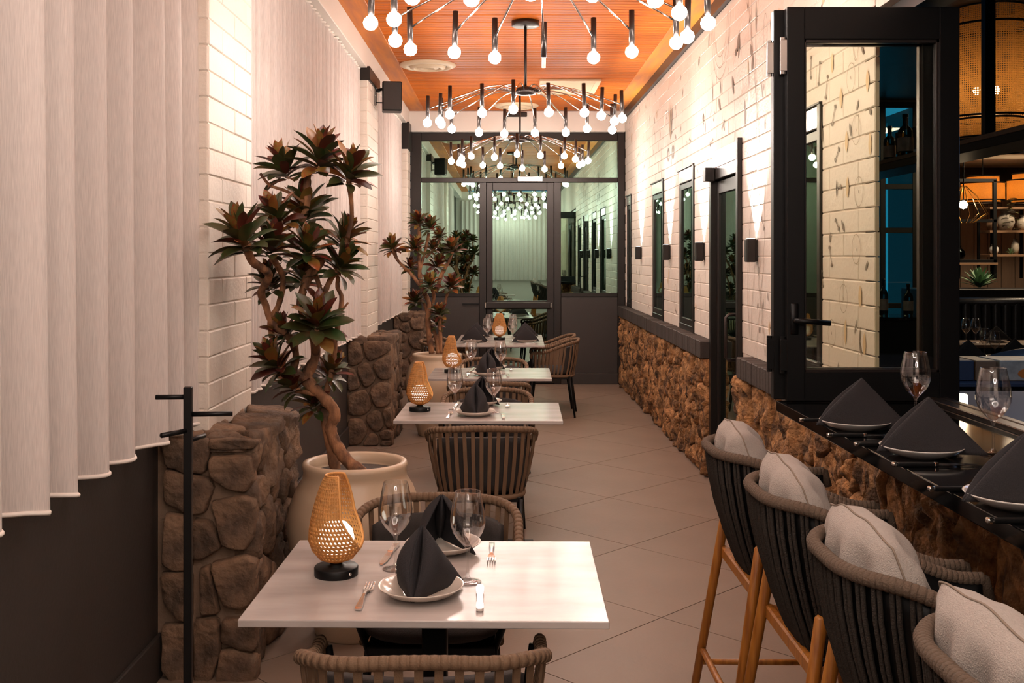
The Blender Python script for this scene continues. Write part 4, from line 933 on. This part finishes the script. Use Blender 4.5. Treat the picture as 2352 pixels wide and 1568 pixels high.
def potted_tree(label, loc, heads, branches, single, seed):
    x0, y0 = loc; rnd = random.Random(seed); t = thing('potted_tree', label, 'potted plant', (x0, y0, 0))
    MB().lathe([(0,0.0),(0.165,0.0),(0.172,0.008),(0.205,0.12),(0.255,0.28),(0.286,0.40),(0.293,0.47),(0.283,0.55),(0.252,0.63),(0.226,0.67),(0.222,0.70),(0.228,0.722),(0.224,0.738),(0.208,0.742),(0.196,0.732),(0.190,0.70),(0.190,0.685),(0,0.685)], 56).build('pot', M['pot'], t, True)
    MB().lathe([(0.189,0.69),(0.12,0.698),(0.05,0.705),(0,0.708)], 28).build('soil', M['soil'], t, True)
    for i, br in enumerate(branches):
        pts = [Vector(p[:3])-Vector((x0, y0, 0)) for p in br]; rs = [p[3] for p in br]; P, Rr = [], []
        for k in range(len(pts)-1):                  # smooth the limb and roughen it a little
            a, b, c, d = pts[max(0,k-1)], pts[k], pts[k+1], pts[min(len(pts)-1,k+2)]
            for s in range(5):
                u = s/5; P.append(0.5*((2*b)+(c-a)*u+(2*a-5*b+4*c-d)*u*u+(3*b-a-3*c+d)*u**3)); Rr.append((rs[k]*(1-u)+rs[k+1]*u)*rnd.uniform(0.88, 1.14))
        P.append(pts[-1]); Rr.append(rs[-1])
        MB().tube(P, Rr, 10).build('trunk' if i == 0 else 'branch', M['bark'], t, True)
    count = 0; rest = {}
    for (c, R_, tilt) in heads:
        c = Vector(c)-Vector((x0, y0, 0)); lv = rosette_leaves(c, R_, rnd, tilt, 34)
        if single:
            for k, (Mx, col, sh) in enumerate(lv):
                if count < 300 and (k < 8 or k % 4 == 0):
                    o = link('leaf', LM[col][sh], t); o.matrix_local = Mx; count += 1
                else: rest.setdefault(col, []).append((Mx, LM[col][sh]))
        else:
            for col in ('leaf_green', 'leaf_red', 'leaf_olive'):
                mb = MB()
                for Mx, cc, sh in lv:
                    if cc == col: me = LM[col][sh]; mb.add([Mx @ v.co for v in me.vertices], [tuple(f.vertices) for f in me.polygons])
                if mb.v: o = mb.build('leaf_rosette', M[col], t, True); o['kind'] = 'stuff'
    for col, L in rest.items():
        mb = MB()
        for Mx, me in L: mb.add([Mx @ v.co for v in me.vertices], [tuple(f.vertices) for f in me.polygons])
        o = mb.build('leaf_cluster', M[col], t, True); o['kind'] = 'stuff'
    return t
Y1 = 4.55
def A(u, v, dy=0.0): return tuple(px(u, v, Y1+dy))
def Br(Y, *pts):
    return [(*px(u, v, Y+dy), r) for u, v, dy, r in pts]
K1 = 0.001896
heads1 = [(735,365,.0,72,(.1,-.2)),(655,385,.06,62,(-.3,-.1)),(800,395,-.05,62,(.3,-.25)),(700,485,.05,70,(.0,-.3)),(640,495,-.18,55,(-.4,-.3)),(560,548,-.45,68,(-.2,-.2)),(622,562,-.25,55,(.2,0)),
 (705,570,-.10,58,(.1,-.4)),(785,545,.06,58,(.35,-.1)),(780,605,.0,55,(.5,-.3)),(622,645,.0,50,(-.2,-.3)),(695,635,.05,52,(.2,-.3)),(728,742,-.12,70,(.15,-.45)),(655,760,.0,45,(-.3,-.2)),(640,832,-.06,58,(-.5,-.3)),(755,850,.08,48,(.5,-.2)),(675,880,.0,48,(-.6,-.1)),(722,925,.05,45,(-.2,-.4))]
heads1 = [(A(u, v+8, dy), R_*K1*1.08, t) for u, v, dy, R_, t in heads1]
br1 = [Br(Y1,(838,1092,-.08,.032),(800,1060,-.05,.028),(775,1025,-.02,.026),(760,985,0,.025),(768,945,0,.027),(735,905,0,.024),(705,868,0,.026),(725,815,0,.02),(715,760,0,.02),(690,700,.02,.019),(705,640,.02,.018),(712,590,.03,.016),(690,530,.02,.016),(705,470,0,.014),(705,410,0,.016),(715,385,0,.016)),
 Br(Y1,(775,1092,.02,.026),(752,1000,.03,.018),(745,930,.05,.016),(760,860,.06,.014),(768,790,.05,.013),(750,730,.04,.012),(745,680,.02,.012),(760,640,.02,.013),(775,622,.0,.014)),
 Br(Y1,(705,868,0,.022),(675,855,-.02,.018),(680,815,-.03,.016),(665,775,-.03,.017),(625,740,-.02,.016),(610,700,-.03,.015),(600,670,-.10,.016),(618,630,-.20,.017),(580,600,-.38,.017),(565,560,-.45,.021)),
 Br(Y1,(625,775,0,.014),(622,735,.01,.014),(640,700,.01,.014),(650,640,-.06,.013),(625,590,-.22,.014)),
 Br(Y1,(768,790,.05,.012),(785,690,.05,.010),(775,650,.05,.010),(795,560,.0,.009),(808,490,-.03,.009),(800,405,-.05,.012)),
 Br(Y1,(705,650,.02,.013),(740,600,-.02,.012),(715,590,-.09,.014)), Br(Y1,(710,470,0,.012),(660,440,.02,.007),(620,425,.02,.007),(598,398,.02,.006)),
 Br(Y1,(690,700,.02,.014),(695,660,.05,.013)), Br(Y1,(725,815,0,.016),(728,760,-.1,.02)), Br(Y1,(735,905,0,.014),(705,900,0,.013),(680,895,0,.013)), Br(Y1,(675,855,-.02,.014),(645,850,-.06,.014)),
 Br(Y1,(712,590,.03,.012),(760,720,.0,.007),(800,695,-.02,.004)), Br(Y1,(745,930,.05,.012),(728,940,.05,.012))]
potted_tree('large twisted potted tree with maroon rosettes behind the table by the coat stand', (-0.645, Y1), heads1, br1, True, 31)
Y2 = 9.55; K2 = Y2/F_PX; zx = lambda a: 860+a/4.236; zy = lambda b: 460+b/4.236
H2 = [(430,190,0,110),(545,240,-.05,105),(640,330,.08,85),(180,440,0,120),(380,440,-.06,115),(560,450,.05,90),(760,460,0,125),(345,630,.05,95),(600,610,.03,110),(545,800,-.12,115),(750,810,.03,115),(400,960,-.03,105),(640,1080,-.05,105),(610,1190,0,80)]
heads2 = [((*px(zx(u), zy(v+25), Y2+dy),), R_/4.236*K2*1.06, (random.Random(int(u)).uniform(-.3,.3), -.3)) for u, v, dy, R_ in H2]
b2_ = lambda *pts: [(*px(zx(u), zy(v), Y2+dy), r) for u, v, dy, r in pts]
br2 = [b2_((560,1490,0,.03),(530,1300,0,.024),(520,1150,0,.022),(530,1000,0,.022),(470,860,0,.02),(440,700,0,.02),(435,560,0,.018),(440,400,0,.016),(430,230,0,.014)), b2_((620,1490,0,.022),(600,1330,.02,.018),(540,1180,.03,.016),(480,1000,.0,.014),(420,980,-.03,.016)),
 b2_((470,860,0,.015),(350,710,0,.013),(240,600,0,.013),(205,540,0,.016),(185,470,0,.024)), b2_((520,1150,0,.018),(580,950,0,.014),(560,860,-.1,.016),(545,820,-.12,.016)), b2_((600,900,0,.016),(650,730,0,.018),(720,600,0,.016),(755,500,0,.018)),
 b2_((640,1300,.02,.014),(680,1030,.03,.012),(715,900,.03,.014),(740,840,.03,.014)), b2_((440,700,0,.014),(500,460,.0,.012),(530,320,-.04,.014)), b2_((650,1490,0,.014),(640,1290,-.02,.016),(630,1130,-.05,.018)), b2_((500,560,.02,.012),(600,450,.05,.01),(640,370,.08,.012)), b2_((560,760,.02,.014),(600,660,.03,.014)), b2_((400,760,.03,.012),(350,670,.05,.013))]
potted_tree('twisted potted tree with maroon rosettes standing past the second stone pier', (-0.605, Y2), heads2, br2, False, 32)

# ================================================================ the bar room seen through the opening
struct(MB().box(1.62, -3, -0.12, 9.6, 13.75, 0.0).box(5.85, 13.75, -0.12, 9.6, 17.1, 0.0).build('floor_bar', M['dark_wall']), 'dark floor of the bar room')
struct(MB().box(1.62, -3, 3.66, 9.6, 13.75, 3.76).box(5.85, 13.75, 3.66, 9.6, 17.1, 3.76).build('ceiling_bar', M['black']), 'dark ceiling of the bar room')
struct(MB().box(1.62, -3.1, 0, 9.6, -3, 3.7).box(9.5, -3, 0, 9.6, 17.1, 3.7).build('wall_bar', M['dark_wall']))
wood_wall = mat('pale_pink_oak', srgb(150,124,104), 0.6, bump=0.1, bscale=8, var=0.2, vscale=4, stretch=(6,6,0.6))
amber = cane_mat('amber_weave', srgb(196,144,80), 0.35); amber_cloth = cane_mat('amber_cloth', srgb(178,118,52), 0.6)
shelf_wood = mat('shelf_oak', srgb(132,100,74), 0.5, var=0.2, vscale=5, stretch=(1,6,6))
leather = mat('black_leather', srgb(30,30,34), 0.32, bump=0.12, bscale=60); bulb_in = emit('filament_bulb', (1.0,0.66,0.34), 25); blue_led = emit('blue_led', (0.25,0.55,1.0), 3.0)
steel = mat('brushed_steel', srgb(44,52,70), 0.6, 0.0); ceramic = mat('stoneware', srgb(176,164,150), 0.5, var=0.3, vscale=20)
ww = struct(MB().box(6.3, 15.6, 0, 9.5, 15.75, 3.66).box(5.8, 13.6, 0, 5.9, 15.75, 3.66).box(5.9, 15.6, 0, 6.3, 15.75, 3.66).build('wall_bar_back', M['dark_wall']), 'pink oak boarded wall at the back of the bar room')
bd = MB().cbox(0.004, -0.02, 0, 0.20, 0, 2.66, 0.004, 1).mesh('wall_board', wood_wall)
for k in range(17): link('wall_board', bd, ww, (6.0+k*0.204, 15.6, 0.0))
# window onto the dusk between bar and street
struct(MB().box(1.62, 13.6, 0, 4.25, 13.75, 3.66).box(5.65, 13.6, 0, 5.9, 13.75, 3.66).box(4.25, 13.6, 0, 5.65, 13.75, 0.55).box(4.25, 13.6, 3.62, 5.65, 13.75, 3.66).build('wall_bar_side', M['dark_wall']))
w8 = struct(thing('window_8', 'tall dark mullioned window of the bar room with blue dusk outside', None))
for x0, x1, z0, z1 in ((4.25,4.32,.55,3.62),(4.90,4.97,.55,3.62),(5.32,5.38,.55,3.62),(5.58,5.65,.55,3.62)): MB().cbox(x0,13.58,z0,x1,13.66,z1,0.004,1).build('mullion', M['black'], w8)
for z in (0.55, 0.95, 1.93, 2.50, 3.56): MB().cbox(4.25,13.585,z,5.65,13.655,z+0.07,0.004,1).build('rail', M['black'], w8)
for x0, x1 in ((4.32,4.90),(4.97,5.32),(5.38,5.58)): MB().box(x0,13.62,0.6,x1,13.626,3.6).build('pane', M['pane_fold'], w8)
# hanging shelf with bottles
hs = thing('hanging_shelf', 'wood edged hanging shelf on black posts over the bar, holding bottles', 'shelf', (3.05, 0, 0))
MB().cbox(-0.15,5.6,2.335,0.15,9.9,2.365,0.003,1).build('shelf_board', shelf_wood, hs); MB().cbox(-0.15,5.6,2.28,0.15,9.9,2.334,0.003,1).build('shelf_frame', M['black'], hs)
for y in (6.57, 9.0): MB().cbox(-0.033,y-0.03,2.365,0.033,y+0.03,3.66,0.003,1).build('post', M['black'], hs)
def bottle(loc, h, r, label, grp='bottles on the hanging shelf'):
    t = thing('bottle', label, 'bottle', loc, 0, grp)
    MB().lathe([(0,0),(r,0),(r*1.02,0.01),(r*1.02,h*0.56),(r*0.85,h*0.66),(r*0.36,h*0.74),(r*0.34,h*0.93),(0,h*0.93)], 20).build('body', M['bottle'], t, True)
    MB().lathe([(0,h*0.92),(r*0.4,h*0.92),(r*0.4,h),(0,h)], 14).build('cap', M['black'], t, True); MB().lathe([(r*1.03,h*0.15),(r*1.04,h*0.16),(r*1.04,h*0.45),(r*1.03,h*0.46)], 20).build('paper_label', ceramic, t, True)
for k, (y, h, r, d) in enumerate(((7.15,.28,.05,'squat dark'),(7.5,.31,.04,'slim dark'),(7.85,.33,.055,'broad shouldered dark'),(8.25,.29,.045,'short necked dark'),(8.65,.32,.04,'tall narrow dark'),(9.3,.3,.05,'round dark'))):
    bottle((3.02+0.03*(k % 2), y, 2.366), h, r, d+' bottle on the hanging shelf over the bar')
# a second shelf lower down in the dark and a bar back with bottles
bb = thing('bar_cabinet', 'dark bar back cabinet with bottles, seen through the folding window', 'cabinet', (3.55, 10.2, 0))
MB().cbox(-0.55,-0.3,0,0.75,0.3,1.02,0.006,1).build('body', M['black'], bb); MB().cbox(-0.57,-0.32,1.02,0.77,0.32,1.05,0.004,1).build('worktop', M['black_gloss'], bb)
for k in range(4): bottle((3.15+0.27*k, 10.15+0.07*(k % 2), 1.051), (.34,.30,.36,.31)[k], .045, ('first','second','third','fourth')[k]+' bottle on the bar back, counted from the brick wall', 'bottles on the bar back')
# big woven drum pendant
def drum(name, label, loc, tiers, mt, grp, nS, power, open_mesh=True):
    t = thing(name, label, 'pendant lamp', loc, 0, grp)
    for r, z0, z1 in tiers:
        nZ = max(2, round((z1-z0)/(2*PI*r/nS)))
        if open_mesh: mb, _ = cane_shell(lambda q, r=r, z0=z0, z1=z1: (r, z0+(z1-z0)*q), nS, nZ, 0, 0.30)
        else: mb = MB().grid(lambda u, v: (r*math.cos(2*PI*u), r*math.sin(2*PI*u), z0+(z1-z0)*v), 40, 1, True)
        o = mb.build('shade', mt, t, True); o['kind'] = 'stuff'
        for z in (z0, z1): MB().tube([((r+0.004)*math.cos(2*PI*k/48), (r+0.004)*math.sin(2*PI*k/48), z) for k in range(48)], 0.009, 6, False, True).build('hoop', M['black'], t, True)
    zc = sum(a[1]+a[2] for a in tiers)/2/len(tiers)
    MB().tube([(0,0,zc+0.05),(0,0,3.66-loc[2])], 0.006, 6).build('cord', M['black'], t)
    for k in range(3): MB().lathe([(0,0.0),(0.02,0.012),(0.028,0.04),(0.018,0.07),(0,0.075)], 12, (0.09*math.cos(2.1*k+0.4), 0.09*math.sin(2.1*k+0.4), zc-0.02)).build('bulb', bulb_in, t, True)
    ld = bpy.data.lights.new('glow', 'POINT'); ld.energy = power; ld.color = (1,0.74,0.46); ld.shadow_soft_size = 0.06; l = bpy.data.objects.new('glow', ld); C.objects.link(l); l.parent = t; l.location = (0, 0, zc)
    return t
Yd = 8.6; zz = lambda v: EYE-(v-CY)*Yd/F_PX
drum('drum_pendant', 'large tiered woven drum pendant glowing amber behind the black shelf post', (px(2270,0,Yd).x, Yd, 0), [(0.285,zz(62),zz(22)),(0.345,zz(272),zz(65)),(0.275,zz(318),zz(276)),(0.27,zz(348),zz(323))], amber, 'amber pendants of the bar room', 120, 2.6)
Yl = 13.9
for u, v0, v1, r, d in ((2257,412,466,.27,'between the shelf frames and the pale soffit'),(2364,405,466,.27,'above the vase shelves, cut by the picture edge')):
    x = px(u, v0, Yl); drum('cloth_pendant', 'small amber cloth drum pendant '+d, (x.x, Yl, 0), [(r*0.75,EYE-(v0+8-CY)*Yl/F_PX,EYE-(v0-6-CY)*Yl/F_PX),(r,EYE-(v1-6-CY)*Yl/F_PX,EYE-(v0+9-CY)*Yl/F_PX),(r*0.8,EYE-(v1-CY)*Yl/F_PX,EYE-(v1-7-CY)*Yl/F_PX)], amber_cloth, 'amber pendants of the bar room', 40, 0.8, False)
struct(MB().cbox(5.9, 11.3, 2.95, 9.5, 15.6, 3.0, 0.004, 1).build('trim_13', M['plaster']), 'pale lowered soffit of the bar room')
struct(MB().cbox(4.2, 10.5, 2.72, 5.85, 11.2, 2.95, 0.004, 1).build('trim_14', M['dark_wall']), 'dark beam end below the bar room ceiling')
# wire pendant with a bare bulb
pc = px(2213, 470, 11.0); wp = thing('wire_pendant', 'small gold wire pendant with a bare bright bulb', 'pendant lamp', tuple(pc))
gold = mat('gold_wire', srgb(190,140,70), 0.3, 0.9)
for k in range(14):
    a = 2*PI*k/14; MB().tube([(0.02*math.cos(a),0.02*math.sin(a),0.20),(0.13*math.cos(a),0.13*math.sin(a),0.09),(0.24*math.cos(a),0.24*math.sin(a),-0.10),(0.10*math.cos(a),0.10*math.sin(a),-0.19)], 0.003, 5).build('wire', gold, wp)
MB().lathe([(0,-0.045),(0.03,-0.035),(0.045,0),(0.03,0.035),(0,0.045)], 16).build('bulb', emit('bare_bulb', (1,0.72,0.42), 60), wp, True); MB().tube([(0,0,0.04),(0,0,3.6-pc.z)], 0.006, 6).build('cord', M['black'], wp)
# shelving with vases
sh = thing('shelf_unit', 'black metal shelving with stoneware vases against the oak wall of the bar room', 'shelf', (0,0,0)); Ys = 13.2
def sx_(u): return px(u, 0, Ys).x
def sz_(v): return EYE-(v-CY)*Ys/F_PX
for u in (2200, 2284): MB().cbox(sx_(u)-0.02, Ys-0.02, sz_(640), sx_(u)+0.02, Ys+0.02, sz_(414), 0.002, 1).build('post', M['black'], sh)
for u in (2272, 2303, 2372): MB().cbox(sx_(u)-0.015, Ys+0.28, sz_(640), sx_(u)+0.015, Ys+0.31, sz_(475), 0.002, 1).build('post', M['black'], sh)
for v in (414, 507, 600): MB().cbox(sx_(2196), Ys-0.02, sz_(v)-0.02, sx_(2288), Ys+0.02, sz_(v)+0.02, 0.002, 1).build('rail', M['black'], sh)
MB().cbox(sx_(2196), Ys-0.1, sz_(603)-0.03, sx_(2284), Ys+0.2, sz_(603), 0.003, 1).build('shelf_board', shelf_wood, sh)
for v in (475, 529, 584): MB().cbox(sx_(2274), Ys+0.0, sz_(v)-0.03, sx_(2385), Ys+0.3, sz_(v), 0.003, 1).build('shelf_board', shelf_wood, sh)
def vase(u, v, r, h, label, m=ceramic): return tag(MB().lathe([(0,0),(r*0.6,0),(r,h*0.4),(r*0.9,h*0.65),(r*0.45,h*0.85),(r*0.55,h),(r*0.4,h),(0,h*0.8)], 20, (sx_(u), Ys+0.15, sz_(v)+0.001)).build('vase', m, None, True), label, 'vase', 'stoneware on the vase shelves')
vase(2291,529,.07,.15,'small round golden vase at the end of the middle vase shelf', shelf_wood); vase(2323,529,.11,.26,'tall pale stoneware jug on the middle vase shelf'); vase(2366,529,.09,.20,'second pale stoneware jar beside the tall jug')
vase(2296,584,.06,.13,'white ball shaped vase on the lower vase shelf', M['plate_white']); vase(2345,584,.05,.2,'slim stoneware bottle on the lower vase shelf'); vase(2210,600,.10,.2,'dark glass jar on the low shelf beside the folding window', M['bottle'])
def succulent(label, loc, R_, n, rise, mt, seed):
    t = thing('succulent', label, 'plant', loc); rnd = random.Random(seed); me = leaf_mesh('leaf_pale', 0.10, 0.0, 0.3); me.materials.clear(); me.materials.append(mt)
    for k in range(n):
        f = k/(n-1); o = link('leaf', me, t); L = R_*rnd.uniform(0.85, 1.1); o.matrix_local = Matrix.Rotation(k*2.399, 4, 'Z') @ Matrix.Rotation(-math.radians(80-rise*f), 4, 'Y') @ Matrix.Diagonal((L, L, L, 1))
    return t
c = px(2250, 660, 12.0); succulent('pale green spiky succulent on the dark planter ledge', tuple(c), 0.24, 46, 72, M['leaf_pale'], 3)
c = px(2322, 584, Ys+0.13); succulent('small green plant on the lower vase shelf', (c.x, c.y, sz_(584)), 0.09, 20, 70, M['leaf_pale'], 4)
c = px(2308, 474, Ys+0.1); tp = thing('trailing_plant', 'green plant trailing off the top vase shelf', 'plant', (c.x, c.y, sz_(475)))
for k in range(22): o = link('leaf', LM['leaf_green'][1], tp); o.matrix_local = Matrix.Translation((0.05*math.sin(k*2.2), -0.16+0.02*math.cos(k), 0.1-0.018*k)) @ Matrix.Rotation(k*2.4, 4, 'Z') @ Matrix.Diagonal((0.1,0.1,0.1,1))
struct(MB().cbox(4.7, 11.75, 0, 8.0, 12.35, px(0,662,12).z, 0.01, 1).build('trim_15', M['black']), 'dark planter ledge behind the booth')
# booth
bo = thing('booth_bench', 'black channel tufted leather booth bench under the planter ledge', 'booth', (0,0,0)); zb = EYE-(694-CY)*11.6/F_PX
for k in range(24):
    x = 4.75+k*0.112; MB().grid(lambda u, v: (x+0.055+0.056*math.cos(2*PI*u), 11.62+0.05*math.sin(2*PI*u), 0.5+(zb-0.5)*v+(0.0 if v < 1 else -0.01*abs(math.sin(2*PI*u)))), 12, 3, True).build('channel', leather, bo, True)
MB().tube([(4.75,11.62,zb),(7.45,11.62,zb)], 0.05, 12).build('top_roll', leather, bo, True); MB().cbox(4.75,11.05,0.1,7.45,11.6,0.5,0.03,2).build('seat', leather, bo)
# tables, settings and chairs of the bar room
def bar_table(label, x0, x1, y, d):
    t = thing('wood_table', label, 'table', (0,0,0)); MB().cbox(x0,y,0.72,x1,y+d,0.75,0.003,1).build('tabletop', shelf_wood, t); MB().cbox((x0+x1)/2-0.04,y+d/2-0.04,0,(x0+x1)/2+0.04,y+d/2+0.04,0.72,0.004,1).build('pedestal', M['black'], t); return t
bar_table('wood table against the booth in the bar room', 4.5, 5.55, 10.35, 0.6); bar_table('wood table in the bar room, in front of the one at the booth', 3.6, 4.7, 8.65, 0.7)
for u, d in ((2219, 'nearer the folding window'), (2241, 'second from the folding window')):
    p = px(u, 0, 10.6); glass((p.x, 10.6, 0.75), 'wine glass on the booth table, '+d, 'glasses in the bar room')
p = px(2287, 0, 10.7); plate((p.x, 10.7, 0.75), 'white plate on the booth table', 0.113, 'plate_white', 'plates in the bar room'); napkin((p.x, 10.7, 0.76), -PI/2, 'charcoal triangle napkin on the booth table', NM2, 'napkins in the bar room')
for u, y, d in ((2262, 9.2, 'taller looking'), (2285, 8.85, 'beside the taller looking one')): p = px(u, 0, y); glass((p.x, y, 0.75), 'wine glass on the middle bar room table, '+d, 'glasses in the bar room')
for u, y, d in ((2222, 8.95, 'beside the folding window'), (2328, 9.1, 'behind the round chair back')): p = px(u, 0, y); plate((p.x, y, 0.75), 'white plate on the middle bar room table '+d, 0.113, 'plate_white', 'plates in the bar room'); napkin((p.x, y, 0.76), -PI/2+0.1, 'charcoal napkin on the middle bar room table '+d, NM2, 'napkins in the bar room')
bc_ = thing('service_counter', 'dark service counter inside the bar room with a pale edge', 'counter', (0,0,0))
MB().cbox(2.3,6.4,0,4.4,7.0,0.83,0.006,1).build('body', M['black'], bc_); MB().cbox(2.28,6.38,0.83,4.42,7.02,0.852,0.003,1).build('worktop', steel, bc_)
for x0, x1, m_, d in ((2.72,2.93,steel,'grey metal'),(2.94,3.07,shelf_wood,'orange wooden'),(3.09,3.50,ceramic,'printed')):
    t = thing('storage_box', d+' storage box on the service counter', 'box', (0,0,0), 0, 'boxes on the service counter'); MB().cbox(x0,6.5,0.853,x1,6.8,0.98,0.006,1).build('body', m_, t)
    if d == 'printed': MB().lathe([(0,0),(0.11,0),(0.11,0.002),(0,0.002)], 20, sy=0.35).xf(Matrix.Translation((3.31,6.499,0.90)) @ Matrix.Rotation(PI/2, 4, 'X')).build('orange_print', mat('orange_print', srgb(200,110,40), 0.6), t)
cc = thing('tub_chair', 'blue-grey rounded tub chair back behind the service counter', 'chair', (px(2350,0,7.7).x, 7.7, 0), 0)
tb = MB().grid(lambda u, v: (0.30*math.cos(PI*(1+u)), 0.28*math.sin(PI*(1+u)), 0.42+0.56*v-0.12*v*(2*u-1)**2), 24, 6).build('back', mat('blue_grey_leather', srgb(70,84,104), 0.35), cc, True); soft(tb, 0.05)
pad(0.52,0.5,0.1,0.44).build('seat', leather, cc, True)
for sx in (-1, 1):
    for sy in (-1, 1): MB().tube([(sx*0.18,sy*0.18,0.4),(sx*0.21,sy*0.21,0)], 0.012, 8).build('leg', M['black'], cc)
wt = thing('bar_worktop', 'blue-grey steel worktop just inside the bar opening', 'counter', (0,0,0))
MB().cbox(1.80,1.2,0.955,2.75,5.0,0.985,0.004,1).build('worktop', steel, wt); MB().box(1.86,1.3,0,2.70,4.95,0.955).build('body', M['black'], wt)
ll = px(2209, 926, 4.25); lt = thing('counter_light', 'small square glowing counter light beside the folding window', 'lamp', (ll.x, 4.25, 0.985))
MB().cbox(-0.022,-0.022,0,0.022,0.022,0.02,0.003,1).build('base', M['black'], lt); MB().cbox(-0.018,-0.018,0.02,0.018,0.018,0.085,0.004,1).build('glow_block', emit('counter_glow', (1,0.78,0.5), 8), lt)
# unseen area lights added to brighten and tint the bar room
def area(name, loc, rot, sx, sy, e, col):
    d = bpy.data.lights.new(name, 'AREA'); d.shape = 'RECTANGLE'; d.size = sx; d.size_y = sy; d.energy = e; d.color = col
    o = bpy.data.objects.new(name, d); C.objects.link(o); o.location = loc; o.rotation_euler = rot
area('bar_blue_fill', (3.05, 5.2, 2.27), (0,0,0), 0.12, 1.6, 7, (0.30,0.55,1.0))  # added for the blue tone on the worktop
area('bar_fill', (5.6, 11.2, 3.55), (0,0,0), 0.8, 0.8, 40, (1.0,0.78,0.55))  # added warm fill over the bar tables
area('shelf_fill', (6.6, 12.4, 2.9), (0,0,0), 1.2, 0.3, 34, (1.0,0.76,0.5))  # added warm fill for the back of the bar room
